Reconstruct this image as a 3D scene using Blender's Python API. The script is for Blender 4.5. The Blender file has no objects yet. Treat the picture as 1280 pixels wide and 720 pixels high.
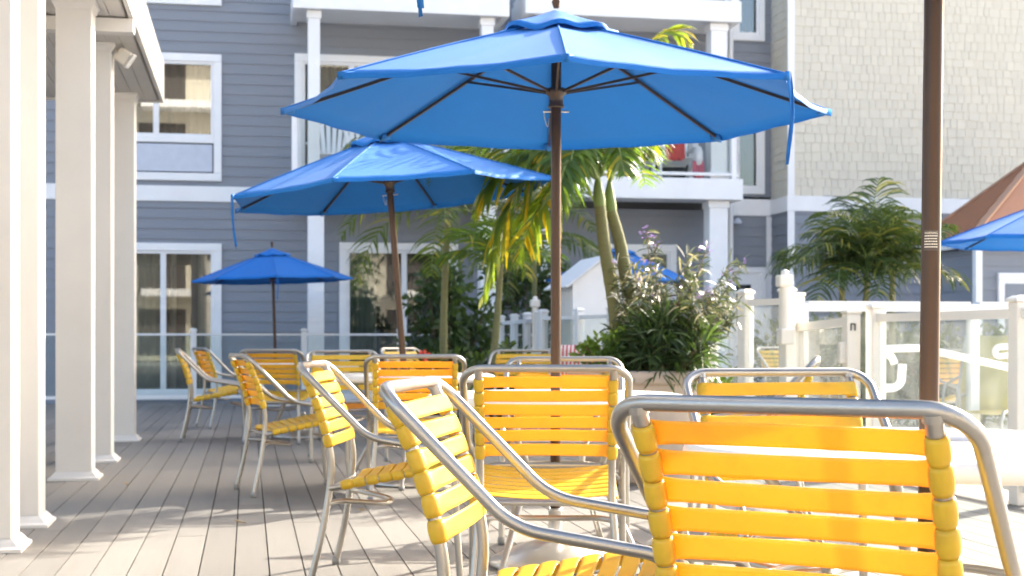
import bpy, bmesh, math, random
from mathutils import Vector, Matrix, Quaternion
random.seed(7)
R = math.radians
scene = bpy.context.scene
COL = scene.collection

# ------------------------------------------------------------------ camera frame
F = 1778.0; HZ = 424.0; CH = 0.95; YAW = R(10.5)
S, K = math.sin(YAW), math.cos(YAW)
RIGHT = Vector((K, -S, 0)); FWD = Vector((S, K, 0))
def at(px, py, d):
    xc = (px - 640) / F * d
    return Vector((d * S + xc * K, d * K - xc * S, CH + (HZ - py) / F * d))
def floor_at(px, d, z=0.0):
    p = at(px, 0, d); p.z = z; return p
def on_y(px, py, Y):
    a = YAW + math.atan((px - 640) / F)
    X = Y * math.tan(a); d = Y * K + X * S
    return Vector((X, Y, CH + (HZ - py) / F * d))

# ------------------------------------------------------------------ materials
def _nodes(name):
    m = bpy.data.materials.new(name); m.use_nodes = True
    nt = m.node_tree; b = nt.nodes['Principled BSDF']; return m, nt, b
def mat(name, col, rough=0.6, metal=0.0, var=0.06, scale=8.0, bump=0.0, bscale=60.0, island=0.0, stretch=None, spec=0.5, dirt=None, dirt_amt=0.0, dirt_scale=2.0):
    m, nt, b = _nodes(name); N = nt.nodes; L = nt.links
    b.inputs['Roughness'].default_value = rough; b.inputs['Metallic'].default_value = metal
    b.inputs['Specular IOR Level'].default_value = spec
    tc = N.new('ShaderNodeTexCoord'); mp = N.new('ShaderNodeMapping'); L.new(tc.outputs['Object'], mp.inputs[0])
    if stretch: mp.inputs['Scale'].default_value = stretch
    nz = N.new('ShaderNodeTexNoise'); nz.inputs['Scale'].default_value = scale; nz.inputs['Detail'].default_value = 5; L.new(mp.outputs[0], nz.inputs['Vector'])
    mr = N.new('ShaderNodeMapRange'); mr.inputs[3].default_value = 1 - var * 2; mr.inputs[4].default_value = 1 + var * 2; L.new(nz.outputs[0], mr.inputs[0])
    fac = mr.outputs[0]
    if island:
        g = N.new('ShaderNodeNewGeometry'); m2 = N.new('ShaderNodeMapRange'); m2.inputs[3].default_value = 1 - island; m2.inputs[4].default_value = 1 + island
        L.new(g.outputs['Random Per Island'], m2.inputs[0])
        mm = N.new('ShaderNodeMath'); mm.operation = 'MULTIPLY'; L.new(fac, mm.inputs[0]); L.new(m2.outputs[0], mm.inputs[1]); fac = mm.outputs[0]
    base = N.new('ShaderNodeRGB'); base.outputs[0].default_value = (*col, 1); csrc = base.outputs[0]
    if dirt:
        n2 = N.new('ShaderNodeTexNoise'); n2.inputs['Scale'].default_value = dirt_scale; n2.inputs['Detail'].default_value = 8; n2.inputs['Roughness'].default_value = 0.65
        L.new(mp.outputs[0], n2.inputs['Vector'])
        m3 = N.new('ShaderNodeMapRange'); m3.inputs[1].default_value = 0.5; m3.inputs[2].default_value = 0.78; m3.inputs[4].default_value = dirt_amt; L.new(n2.outputs[0], m3.inputs[0])
        mx = N.new('ShaderNodeMix'); mx.data_type = 'RGBA'; L.new(m3.outputs[0], mx.inputs[0]); L.new(csrc, mx.inputs[6]); mx.inputs[7].default_value = (*dirt, 1); csrc = mx.outputs[2]
    vm = N.new('ShaderNodeVectorMath'); vm.operation = 'SCALE'; L.new(csrc, vm.inputs[0]); L.new(fac, vm.inputs[3])
    L.new(vm.outputs[0], b.inputs['Base Color'])
    rr = N.new('ShaderNodeMapRange'); rr.inputs[3].default_value = max(0.02, rough - 0.08); rr.inputs[4].default_value = min(1, rough + 0.08); L.new(nz.outputs[0], rr.inputs[0]); L.new(rr.outputs[0], b.inputs['Roughness'])
    if bump:
        nb = N.new('ShaderNodeTexNoise'); nb.inputs['Scale'].default_value = bscale; nb.inputs['Detail'].default_value = 3; L.new(mp.outputs[0], nb.inputs['Vector'])
        bp = N.new('ShaderNodeBump'); bp.inputs['Strength'].default_value = bump; bp.inputs['Distance'].default_value = 0.01; L.new(nb.outputs[0], bp.inputs['Height']); L.new(bp.outputs[0], b.inputs['Normal'])
    m['nt'] = 1
    return m
def translucent(name, col, tcol, tfac, rough=0.5, spec=0.4, var=0.06, scale=6.0, island=0.0, bump=0.0, bscale=300.0, alt=None, alt_p=0.0, **kw):
    """surface that scatters some of the light that falls on its back through to the front"""
    m = mat(name, col, rough, 0, var, scale, bump, bscale, island, spec=spec, **kw)
    nt = m.node_tree; N = nt.nodes; L = nt.links
    b = N['Principled BSDF']; out = N['Material Output']
    tr = N.new('ShaderNodeBsdfTranslucent'); tr.inputs[0].default_value = (*tcol, 1)
    src = b.inputs['Base Color'].links[0].from_socket
    if alt:
        g = N.new('ShaderNodeNewGeometry'); cmp_ = N.new('ShaderNodeMapRange'); cmp_.interpolation_type = 'SMOOTHSTEP'
        cmp_.inputs[1].default_value = 1 - alt_p; cmp_.inputs[2].default_value = 1 - alt_p * 0.4; L.new(g.outputs['Random Per Island'], cmp_.inputs[0])
        mx = N.new('ShaderNodeMix'); mx.data_type = 'RGBA'; L.new(cmp_.outputs[0], mx.inputs[0]); L.new(src, mx.inputs[6]); mx.inputs[7].default_value = (*alt, 1)
        L.new(mx.outputs[2], b.inputs['Base Color'])
        m2 = N.new('ShaderNodeMix'); m2.data_type = 'RGBA'; L.new(cmp_.outputs[0], m2.inputs[0]); m2.inputs[6].default_value = (*tcol, 1); m2.inputs[7].default_value = (min(1, alt[0] * 1.6), min(1, alt[1] * 1.6), alt[2], 1)
        L.new(m2.outputs[2], tr.inputs[0])
    ms = N.new('ShaderNodeMixShader'); ms.inputs[0].default_value = tfac
    L.new(b.outputs[0], ms.inputs[1]); L.new(tr.outputs[0], ms.inputs[2]); L.new(ms.outputs[0], out.inputs[0])
    return m
def glass(name, tint, refl, rough=0.0, dust=0.0, ior=1.5):
    m, nt, b = _nodes(name); N = nt.nodes; L = nt.links
    N.remove(b); out = N['Material Output']
    t = N.new('ShaderNodeBsdfTransparent'); t.inputs[0].default_value = (*tint, 1)
    g = N.new('ShaderNodeBsdfGlossy'); g.inputs['Roughness'].default_value = rough
    fr = N.new('ShaderNodeFresnel'); fr.inputs[0].default_value = ior
    ad = N.new('ShaderNodeMath'); ad.operation = 'ADD'; ad.use_clamp = True; ad.inputs[1].default_value = refl; L.new(fr.outputs[0], ad.inputs[0])
    ms = N.new('ShaderNodeMixShader'); L.new(ad.outputs[0], ms.inputs[0]); L.new(t.outputs[0], ms.inputs[1]); L.new(g.outputs[0], ms.inputs[2]); L.new(ms.outputs[0], out.inputs[0])
    if dust:        # dried water spots and dust on the pane
        df = N.new('ShaderNodeBsdfTranslucent'); df.inputs[0].default_value = (.8, .8, .78, 1); d2 = N.new('ShaderNodeBsdfDiffuse'); d2.inputs[0].default_value = (.8, .8, .78, 1)
        m1 = N.new('ShaderNodeMixShader'); L.new(df.outputs[0], m1.inputs[1]); L.new(d2.outputs[0], m1.inputs[2])
        nz = N.new('ShaderNodeTexNoise'); nz.inputs['Scale'].default_value = 5; nz.inputs['Detail'].default_value = 8; tc = N.new('ShaderNodeTexCoord'); L.new(tc.outputs['Object'], nz.inputs['Vector'])
        mr = N.new('ShaderNodeMapRange'); mr.inputs[1].default_value = .3; mr.inputs[2].default_value = .8; mr.inputs[3].default_value = dust * .5; mr.inputs[4].default_value = dust * 1.7; L.new(nz.outputs[0], mr.inputs[0])
        m3 = N.new('ShaderNodeMixShader'); L.new(mr.outputs[0], m3.inputs[0]); L.new(ms.outputs[0], m3.inputs[1]); L.new(m1.outputs[0], m3.inputs[2]); L.new(m3.outputs[0], out.inputs[0])
    return m

M = {}
M['alu'] = mat('brushed_aluminium', (0.43, 0.405, 0.365), 0.36, 0.9, 0.05, 14, 0.05, 220, dirt=(0.30, 0.275, 0.24), dirt_amt=0.5, dirt_scale=9)
M['weld'] = mat('weld_aluminium', (0.50, 0.48, 0.45), 0.5, 0.9, 0.1, 40, 0.3, 200)
M['cap'] = mat('grey_plastic', (0.25, 0.25, 0.24), 0.6)
M['strap'] = translucent('yellow_vinyl_strap', (0.84, 0.64, 0.055), (1.0, 0.425, 0.0), 0.38, 0.34, 0.5, 0.05, 5, island=0.05, bump=0.08, bscale=90, dirt=(0.56, 0.42, 0.06), dirt_amt=0.55, dirt_scale=13)
M['fabric'] = translucent('blue_canopy_fabric', (0.008, 0.140, 0.45), (0.003, 0.10, 0.40), 0.06, 0.7, 0.3, 0.05, 3, bump=0.12, bscale=500)
M['fabric'].node_tree.nodes['Principled BSDF'].inputs['Sheen Weight'].default_value = .06; M['fabric'].node_tree.nodes['Principled BSDF'].inputs['Sheen Roughness'].default_value = .4
M['hem'] = mat('blue_hem_tape', (0.008, 0.135, 0.42), 0.75, bump=0.1, bscale=400)
M['bronze'] = mat('bronze_pole_paint', (0.065, 0.037, 0.024), 0.30, 0.55, 0.08, 6, 0.05, 300)
M['darkbronze'] = mat('dark_bronze_casting', (0.075, 0.055, 0.045), 0.42, 0.5, 0.1, 20)
M['dish'] = mat('silver_base_metal', (0.55, 0.53, 0.50), 0.32, 0.85, 0.06, 10)
M['tabletop'] = mat('white_table_fibreglass', (0.80, 0.78, 0.74), 0.35, 0, 0.02, 30, 0.08, 250, dirt=(0.6, 0.57, 0.52), dirt_amt=0.35, dirt_scale=6)
M['deck'] = mat('composite_deck_board', (0.178, 0.166, 0.147), 0.62, 0, 0.09, 6, 0.25, 30, 0.15, stretch=(14, 0.6, 14), dirt=(0.132, 0.116, 0.098), dirt_amt=0.5, dirt_scale=0.5)
M['under'] = mat('dark_joist_shadow', (0.03, 0.027, 0.025), 0.9)
M['concrete'] = mat('pale_pool_concrete', (0.50, 0.48, 0.45), 0.85, 0, 0.08, 3, 0.2, 60, dirt=(0.35, 0.33, 0.3), dirt_amt=0.5)
M['soil'] = mat('mulch', (0.06, 0.045, 0.032), 0.95, 0, 0.25, 40, 0.6, 60)
M['siding'] = mat('slate_blue_siding', (0.215, 0.232, 0.262), 0.65, 0, 0.04, 2, 0.12, 40, stretch=(1, 1, 12), dirt=(0.18, 0.19, 0.22), dirt_amt=0.5)
M['shingle'] = mat('cream_shingle', (0.60, 0.555, 0.455), 0.8, 0, 0.03, 8, 0.2, 30, 0.028)
M['trim'] = mat('white_trim_paint', (0.78, 0.775, 0.765), 0.5, 0, 0.02, 4, dirt=(0.62, 0.60, 0.56), dirt_amt=0.35, dirt_scale=1.5)
M['column'] = mat('cream_white_column_paint', (0.72, 0.685, 0.625), 0.5, 0, 0.02, 6, 0.05, 120, dirt=(0.6, 0.56, 0.49), dirt_amt=0.25, dirt_scale=1.2)
M['creamvinyl'] = mat('cream_vinyl_fence', (0.78, 0.735, 0.65), 0.42, 0, 0.02, 5, dirt=(0.6, 0.55, 0.46), dirt_amt=0.3, dirt_scale=3)
M['whitevinyl'] = mat('white_vinyl_fence', (0.79, 0.785, 0.77), 0.42, 0, 0.02, 5, dirt=(0.62, 0.6, 0.55), dirt_amt=0.25, dirt_scale=3)
M['soffit'] = mat('beadboard_soffit', (0.62, 0.585, 0.535), 0.6, 0, 0.04, 4, 0, 1, 0.03)
M['greypanel'] = mat('pale_grey_panel', (0.50, 0.53, 0.60), 0.5)
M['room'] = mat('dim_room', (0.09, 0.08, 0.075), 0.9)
M['curtain'] = mat('grey_green_curtain', (0.42, 0.425, 0.37), 0.9, 0, 0.1, 3)
M['sheer'] = mat('taupe_sheer_curtain', (0.42, 0.385, 0.33), 0.9, 0, 0.1, 3)
M['darkcurtain'] = mat('brown_curtain', (0.10, 0.09, 0.075), 0.9, 0, 0.1, 3)
M['glass'] = glass('window_glass', (0.72, 0.76, 0.74), 0.17)
M['doorglass'] = glass('door_glass', (0.76, 0.80, 0.78), 0.06)
M['panel'] = glass('fence_glass', (0.92, 0.95, 0.94), 0.0, dust=0.05, ior=1.07)
M['clearpanel'] = glass('balcony_glass', (0.94, 0.96, 0.96), 0.0, ior=1.12)
M['roofmetal'] = mat('brown_metal_roof', (0.36, 0.165, 0.085), 0.55, 0.1, 0.06, 3)
M['pot'] = mat('beige_terracotta', (0.50, 0.41, 0.335), 0.8, 0, 0.06, 6, 0.2, 80, dirt=(0.35, 0.27, 0.21), dirt_amt=0.6, dirt_scale=4)
M['bark'] = mat('green_grey_palm_bark', (0.155, 0.155, 0.065), 0.85, 0, 0.15, 10, 0.4, 40, stretch=(1, 1, 6), dirt=(0.15, 0.12, 0.08), dirt_amt=0.7, dirt_scale=5)
M['greenstem'] = mat('green_crownshaft', (0.16, 0.22, 0.06), 0.5, 0, 0.12, 8)
M['frond'] = translucent('palm_leaflet', (0.06, 0.115, 0.026), (0.20, 0.33, 0.03), 0.42, 0.36, 0.5, 0.12, 4, 0.35, alt=(0.38, 0.34, 0.04), alt_p=0.12)
M['frond_yellow'] = translucent('yellowing_leaflet', (0.075, 0.13, 0.026), (0.32, 0.44, 0.03), 0.45, 0.36, 0.5, 0.12, 4, 0.35, alt=(0.50, 0.36, 0.02), alt_p=0.3)
M['frond_dark'] = translucent('dark_palm_leaflet', (0.05, 0.085, 0.024), (0.17, 0.24, 0.03), 0.35, 0.38, 0.5, 0.12, 4, 0.35, alt=(0.24, 0.23, 0.05), alt_p=0.1)
M['frond_deep'] = translucent('deep_green_palm_leaflet', (0.036, 0.066, 0.02), (0.13, 0.19, 0.03), 0.3, 0.36, 0.5, 0.12, 4, 0.4, alt=(0.26, 0.25, 0.05), alt_p=0.15)
M['leaf'] = translucent('shrub_leaf', (0.05, 0.068, 0.026), (0.14, 0.17, 0.06), 0.22, 0.2, 1.0, 0.1, 4, 0.35, alt=(0.40, 0.36, 0.27), alt_p=0.22)
M['leafdark'] = translucent('bush_leaf', (0.035, 0.065, 0.022), (0.12, 0.2, 0.03), 0.3, 0.4, 0.5, 0.1, 4, 0.35)
M['leafbright'] = translucent('bright_bush_leaf', (0.075, 0.14, 0.03), (0.25, 0.36, 0.04), 0.4, 0.4, 0.5, 0.1, 4, 0.35)
M['twig'] = mat('brown_twig', (0.14, 0.10, 0.06), 0.8)
M['purple'] = translucent('purple_petal', (0.36, 0.20, 0.55), (0.5, 0.3, 0.75), 0.4, 0.6)
M['redpetal'] = translucent('red_petal', (0.62, 0.05, 0.03), (0.7, 0.05, 0.03), 0.3, 0.6)
M['redcloth'] = mat('red_cloth', (0.50, 0.07, 0.06), 0.9, bump=0.3, bscale=200)
M['pinkcloth'] = mat('rose_cloth', (0.52, 0.13, 0.17), 0.9, bump=0.3, bscale=200)
M['whitecloth'] = mat('white_cloth', (0.72, 0.71, 0.72), 0.9, bump=0.3, bscale=200)
M['bluecloth'] = mat('violet_blue_cloth', (0.14, 0.17, 0.50), 0.9, bump=0.3, bscale=200)
M['lamp'] = mat('cream_lamp_housing', (0.70, 0.65, 0.55), 0.5)
M['lens'] = mat('frosted_lens', (0.60, 0.58, 0.54), 0.2)
M['label'] = mat('label_film', (0.07, 0.05, 0.04), 0.45, var=0.1, scale=60)
M['ink'] = mat('cream_label_ink', (0.72, 0.66, 0.55), 0.6, var=0.02)
M['dryleaf'] = mat('dry_leaf', (0.34, 0.26, 0.15), 0.8, var=.15, scale=40)
M['sling'] = translucent('pale_yellow_sling', (0.62, 0.55, 0.26), (0.7, 0.6, 0.2), 0.3, 0.6)
M['black'] = mat('black_plastic', (0.03, 0.03, 0.03), 0.5)
def stripe_mat():
    m, nt, b = _nodes('red_white_stripes'); N = nt.nodes; L = nt.links
    tc = N.new('ShaderNodeTexCoord'); w = N.new('ShaderNodeTexWave'); w.bands_direction = 'X'; w.inputs['Scale'].default_value = 9; L.new(tc.outputs['Object'], w.inputs[0])
    cr = N.new('ShaderNodeValToRGB'); cr.color_ramp.interpolation = 'CONSTANT'; cr.color_ramp.elements[0].color = (0.55, 0.10, 0.10, 1); cr.color_ramp.elements[1].color = (0.7, 0.66, 0.6, 1); cr.color_ramp.elements[1].position = 0.5
    L.new(w.outputs[0], cr.inputs[0]); L.new(cr.outputs[0], b.inputs[0]); b.inputs['Roughness'].default_value = 0.9
    return m
M['stripe'] = stripe_mat()

# ------------------------------------------------------------------ mesh builder
class MB:
    def __init__(s): s.v = []; s.f = []; s.sm = []
    def add(s, vs, fs, smooth=False):
        o = len(s.v); s.v += [tuple(v) for v in vs]
        for f in fs: s.f.append(tuple(i + o for i in f)); s.sm.append(smooth)
    def box(s, a, b, mtx=None):
        x0, y0, z0 = min(a[0], b[0]), min(a[1], b[1]), min(a[2], b[2]); x1, y1, z1 = max(a[0], b[0]), max(a[1], b[1]), max(a[2], b[2])
        vs = [Vector(p) for p in ((x0, y0, z0), (x1, y0, z0), (x1, y1, z0), (x0, y1, z0), (x0, y0, z1), (x1, y0, z1), (x1, y1, z1), (x0, y1, z1))]
        if mtx: vs = [mtx @ v for v in vs]
        s.add(vs, [(0, 3, 2, 1), (4, 5, 6, 7), (0, 1, 5, 4), (1, 2, 6, 5), (2, 3, 7, 6), (3, 0, 4, 7)])
    def bbox(s, a, b, bev=0.006, mtx=None):
        """box with bevelled edges"""
        bm = bmesh.new(); bmesh.ops.create_cube(bm, size=1)
        c = [(a[i] + b[i]) / 2 for i in range(3)]; d = [abs(b[i] - a[i]) for i in range(3)]
        for v in bm.verts: v.co = Vector((c[0] + v.co.x * d[0], c[1] + v.co.y * d[1], c[2] + v.co.z * d[2]))
        bmesh.ops.bevel(bm, geom=bm.edges[:], offset=min(bev, min(d) * 0.45), segments=2, affect='EDGES', profile=0.5)
        bm.verts.ensure_lookup_table()
        for i, v in enumerate(bm.verts): v.index = i
        vs = [(mtx @ v.co) if mtx else v.co.copy() for v in bm.verts]
        s.add(vs, [[v.index for v in f.verts] for f in bm.faces]); bm.free()
    def bar(s, p, q, w, h, up=Vector((0, 0, 1))):
        """beam of section w x h from p to q"""
        p = Vector(p); q = Vector(q); t = (q - p).normalized(); a = t.cross(up)
        if a.length < 1e-4: a = t.cross(Vector((0, 1, 0)))
        a.normalize(); b = a.cross(t); vs = []
        for c in (p, q):
            for i, j in ((-1, -1), (1, -1), (1, 1), (-1, 1)): vs.append(c + a * (w / 2 * i) + b * (h / 2 * j))
        s.add(vs, [(0, 1, 2, 3), (7, 6, 5, 4), (0, 4, 5, 1), (1, 5, 6, 2), (2, 6, 7, 3), (3, 7, 4, 0)])
    def tube(s, pts, r, seg=12, caps=True):
        pts = [Vector(p) for p in pts]; n = len(pts)
        rr = r if isinstance(r, (list, tuple)) else [r] * n
        T = []
        for i in range(n):
            t = (pts[min(i + 1, n - 1)] - pts[max(i - 1, 0)]); T.append(t.normalized())
        u = T[0].orthogonal().normalized(); vs = []
        for i in range(n):
            if i:
                q = T[i - 1].rotation_difference(T[i]); u = (q @ u).normalized()
            w = T[i].cross(u)
            for k in range(seg):
                a = 2 * math.pi * k / seg; vs.append(pts[i] + (u * math.cos(a) + w * math.sin(a)) * rr[i])
        fs = []
        for i in range(n - 1):
            for k in range(seg): fs.append((i * seg + k, i * seg + (k + 1) % seg, (i + 1) * seg + (k + 1) % seg, (i + 1) * seg + k))
        s.add(vs, fs, True)
        if caps:
            s.add([vs[k] for k in range(seg)], [tuple(reversed(range(seg)))]); s.add([vs[(n - 1) * seg + k] for k in range(seg)], [tuple(range(seg))])
    def lathe(s, prof, seg=40, c=(0, 0, 0), smooth=True):
        vs = []; fs = []
        for (r, z) in prof:
            for k in range(seg):
                a = 2 * math.pi * k / seg; vs.append((c[0] + r * math.cos(a), c[1] + r * math.sin(a), c[2] + z))
        for i in range(len(prof) - 1):
            for k in range(seg): fs.append((i * seg + k, i * seg + (k + 1) % seg, (i + 1) * seg + (k + 1) % seg, (i + 1) * seg + k))
        s.add(vs, fs, smooth)
        for i, rev in ((0, True), (len(prof) - 1, False)):
            if prof[i][0] > 1e-4:
                idx = list(range(seg)); s.add([vs[i * seg + k] for k in range(seg)], [tuple(reversed(idx)) if rev else tuple(idx)])
    def grid(s, rows, smooth=True, closed=False):
        n = len(rows); m = len(rows[0]); vs = [p for r in rows for p in r]; fs = []
        for i in range(n - 1):
            for j in range(m - (0 if closed else 1)): fs.append((i * m + j, i * m + (j + 1) % m, (i + 1) * m + (j + 1) % m, (i + 1) * m + j))
        s.add(vs, fs, smooth)
    def build(s, name, m, parent=None, loc=None, solid=0.0):
        me = bpy.data.meshes.new(name); me.from_pydata(s.v, [], s.f)
        me.polygons.foreach_set('use_smooth', s.sm); me.materials.append(m); me.update()
        o = bpy.data.objects.new(name, me); COL.objects.link(o)
        if parent: o.parent = parent
        if loc is not None: o.location = loc
        if solid:
            md = o.modifiers.new('thickness', 'SOLIDIFY'); md.thickness = solid; md.offset = 0
        return o
def fillet(pts, rad, n=8):
    pts = [Vector(p) for p in pts]; out = [pts[0]]
    for i in range(1, len(pts) - 1):
        r = rad[i - 1] if isinstance(rad, (list, tuple)) else rad
        a = (pts[i - 1] - pts[i]); b = (pts[i + 1] - pts[i]); la, lb = a.length, b.length; a.normalize(); b.normalize()
        ang = a.angle(b); t = min(r / math.tan(ang / 2), la * 0.48, lb * 0.48)
        p0 = pts[i] + a * t; p1 = pts[i] + b * t; rr = t * math.tan(ang / 2)
        c = pts[i] + (a + b).normalized() * (rr / math.sin(ang / 2))
        v0 = p0 - c; v1 = p1 - c; tot = v0.angle(v1); ax = v0.cross(v1).normalized()
        for k in range(n + 1): out.append(c + Quaternion(ax, tot * k / n) @ v0)
    out.append(pts[-1]); return out
def bez(pts, n=10):
    """catmull-rom through the points"""
    P = [Vector(p) for p in pts]; P = [P[0] * 2 - P[1]] + P + [P[-1] * 2 - P[-2]]; out = []
    for i in range(1, len(P) - 2):
        for k in range(n):
            t = k / n; a, b, c, d = P[i - 1], P[i], P[i + 1], P[i + 2]
            out.append(0.5 * ((2 * b) + (c - a) * t + (2 * a - 5 * b + 4 * c - d) * t * t + (3 * b - a - 3 * c + d) * t ** 3))
    out.append(P[-2]); return out
def empty(name, loc, rz=0.0):
    o = bpy.data.objects.new(name, None); o.location = loc; o.rotation_euler = (0, 0, rz); o.empty_display_size = 0.1; COL.objects.link(o); return o
def tag(o, label=None, cat=None, group=None, kind=None):
    if label: o['label'] = label
    if cat: o['category'] = cat
    if group: o['group'] = group
    if kind: o['kind'] = kind
    return o
def copy_tree(o, parent=None):
    c = o.copy(); COL.objects.link(c)
    if parent: c.parent = parent
    for ch in list(o.children): copy_tree(ch, c)
    return c

# ================================================================== GROUND
g = MB(); g.grid([[(-400, -400, -0.16), (400, -400, -0.16)], [(-400, 400, -0.16), (400, 400, -0.16)]], False)
tag(g.build('ground', M['concrete']), kind='structure')
g = MB(); g.grid([[(4.42, -6, -0.03), (40, -6, -0.03)], [(4.42, 22.2, -0.03), (40, 22.2, -0.03)]], False)
tag(g.build('pool_deck', M['concrete']), kind='structure')
dk = MB(); bw = 0.142; x = -9.0
while x < 4.40:
    y = -4.0 - random.random() * 3
    while y < 21.7:
        ln = random.choice((3.0, 3.66, 4.2, 4.88)); y1 = min(y + ln, 21.75)
        dz = random.uniform(-0.0006, 0.0006)
        if y1 > -4: dk.box((x, y + 0.0015, -0.028), (min(x + bw - 0.006, 4.41), y1 - 0.0015, dz))
        y = y1
    x += bw
tag(dk.build('deck', M['deck']), kind='structure')
g = MB(); g.grid([[(-9, -7, -0.05), (4.41, -7, -0.05)], [(-9, 21.75, -0.05), (4.41, 21.75, -0.05)]], False)
tag(g.build('deck_base', M['under']), kind='structure')

# ================================================================== HOTEL
YW = 23.4; YWING = 22.6
hotel = tag(empty('hotel_building', (0, YW, 0)), 'slate blue clapboard hotel with white trim, balconies and a cream shingled wing', 'building')
def hp(mb, name, m, parent=hotel):
    o = mb.build(name, m, parent)
    if parent is hotel: o.matrix_parent_inverse = hotel.matrix_basis.inverted()
    return o
hotel.rotation_euler = (0, 0, 0)
bpy.context.view_layer.update()
openings = []          # (x0, x1, z0, z1) on the main wall
def cut_rect(px0, py0, px1, py1, Y=YW):
    a = on_y(px0, py0, Y); b = on_y(px1, py1, Y)
    return a.x, b.x, b.z, a.z
def siding(mb, x0, x1, z0, z1, Y, holes, exp=0.166, lap=0.014, axis='x'):
    n = int(math.ceil((z1 - z0) / exp))
    def P(u, z, w):   # u along, w outward
        return (u, Y - w, z) if axis == 'x' else (Y - w, u, z)
    for i in range(n):
        a = z0 + i * exp; b = min(a + exp, z1)
        cuts = sorted({a, b, *[h[k] for h in holes for k in (2, 3) if a < h[k] < b]})
        for c0, c1 in zip(cuts, cuts[1:]):
            zm = (c0 + c1) / 2; segs = [(x0, x1)]
            for h in holes:
                if h[2] < zm < h[3]:
                    ns = []
                    for s0, s1 in segs:
                        if h[1] <= s0 or h[0] >= s1: ns.append((s0, s1)); continue
                        if h[0] > s0: ns.append((s0, h[0]))
                        if h[1] < s1: ns.append((h[1], s1))
                    segs = ns
            w0 = 0.004 + lap * (1 - (c0 - a) / exp); w1 = 0.004 + lap * (1 - (c1 - a) / exp)
            for s0, s1 in segs:
                mb.add([P(s0, c0, w0), P(s1, c0, w0), P(s1, c1, w1), P(s0, c1, w1)], [(0, 1, 2, 3)])
                if c0 == a: mb.add([P(s0, c0, 0), P(s1, c0, 0), P(s1, c0, w0), P(s0, c0, w0)], [(0, 1, 2, 3)])
def curtain(x0, x1, z0, z1, y, m, parent, amp=0.035, wl=0.13):
    c = MB(); n = max(8, int((x1 - x0) / 0.02)); rows = []
    for z in (z0, (z0 + z1) / 2, z1):
        rows.append([(x0 + (x1 - x0) * i / n, y + amp * math.sin((x0 + (x1 - x0) * i / n) * 2 * math.pi / wl + 0.9 * math.sin(7 * i / n)) , z) for i in range(n + 1)])
    c.grid(rows); return hp(c, 'curtain', m, parent)
def frame_rect(mb, x0, x1, z0, z1, w, y0, y1, bev=0.008):
    mb.bbox((x0, y0, z1 - w), (x1, y1, z1), bev); mb.bbox((x0, y0, z0), (x1, y1, z0 + w), bev)
    mb.bbox((x0, y0 + 0.001, z0 + w), (x0 + w, y1 - 0.001, z1 - w), bev); mb.bbox((x1 - w, y0 + 0.001, z0 + w), (x1, y1 - 0.001, z1 - w), bev)
def opening(name, rect, fw, mull, curt, Y=YW, panel=None, gl='glass', hole=True, label=None, tint_room='room'):
    """a window or sliding door: a real recess with frame, panes, curtains"""
    x0, x1, z0, z1 = rect
    if hole: openings.append((x0 + fw * 0.5, x1 - fw * 0.5, z0 + fw * 0.5, z1 - fw * 0.5))
    f = MB(); frame_rect(f, x0, x1, z0, z1, fw, Y - 0.055, Y + 0.02)
    ix0, ix1, iz0, iz1 = x0 + fw, x1 - fw, z0 + fw, z1 - fw
    if panel: pz = iz0 + (iz1 - iz0) * panel; f.bbox((ix0, Y - 0.045, pz), (ix1, Y + 0.02, pz + 0.10), 0.008)
    sf = 0.045
    gz0 = (pz + 0.10) if panel else iz0
    for (a, b) in zip([ix0] + [ix0 + (ix1 - ix0) * t for t in mull], [ix0 + (ix1 - ix0) * t for t in mull] + [ix1]):
        frame_rect(f, a, b, gz0, iz1, sf, Y - 0.03, Y + 0.03, 0.006)
    o = hp(f, name, M['trim']); fo = o
    if label: o['label'] = label
    p = MB()
    for (a, b) in zip([ix0] + [ix0 + (ix1 - ix0) * t for t in mull], [ix0 + (ix1 - ix0) * t for t in mull] + [ix1]):
        p.box((a + sf, Y - 0.004, gz0 + sf), (b - sf, Y + 0.004, iz1 - sf))
    hp(p, 'pane', M[gl], o)
    if panel:
        q = MB(); q.bbox((ix0 + 0.02, Y - 0.03, iz0 + 0.02), (ix1 - 0.02, Y + 0.02, pz - 0.02), 0.01); hp(q, 'infill_panel', M['greypanel'], o)
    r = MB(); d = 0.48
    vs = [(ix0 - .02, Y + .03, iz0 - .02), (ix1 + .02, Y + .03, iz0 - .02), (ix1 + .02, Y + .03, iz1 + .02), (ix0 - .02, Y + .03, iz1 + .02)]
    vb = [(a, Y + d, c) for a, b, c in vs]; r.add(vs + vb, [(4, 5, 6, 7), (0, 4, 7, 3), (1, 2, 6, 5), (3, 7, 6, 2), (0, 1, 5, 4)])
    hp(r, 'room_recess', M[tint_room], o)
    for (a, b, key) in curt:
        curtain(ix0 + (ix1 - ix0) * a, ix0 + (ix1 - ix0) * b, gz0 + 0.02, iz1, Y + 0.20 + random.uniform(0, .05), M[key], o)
    return o
# left stack
opening('window', cut_rect(112, 63, 277, 227), 0.125, [0.5], [(0.0, .24, 'curtain'), (.5, 1.0, 'darkcurtain')], panel=0.27, gl='glass')
opening('window', cut_rect(112, -162, 277, 8), 0.125, [0.5], [(0.0, .3, 'curtain'), (.5, 1.0, 'sheer')], panel=0.27)
opening('sliding_door', cut_rect(130, 303, 277, 499), 0.125, [0.5], [(0.0, .45, 'curtain'), (.55, .62, 'sheer'), (.84, 1.0, 'sheer')], gl='doorglass')
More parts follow.
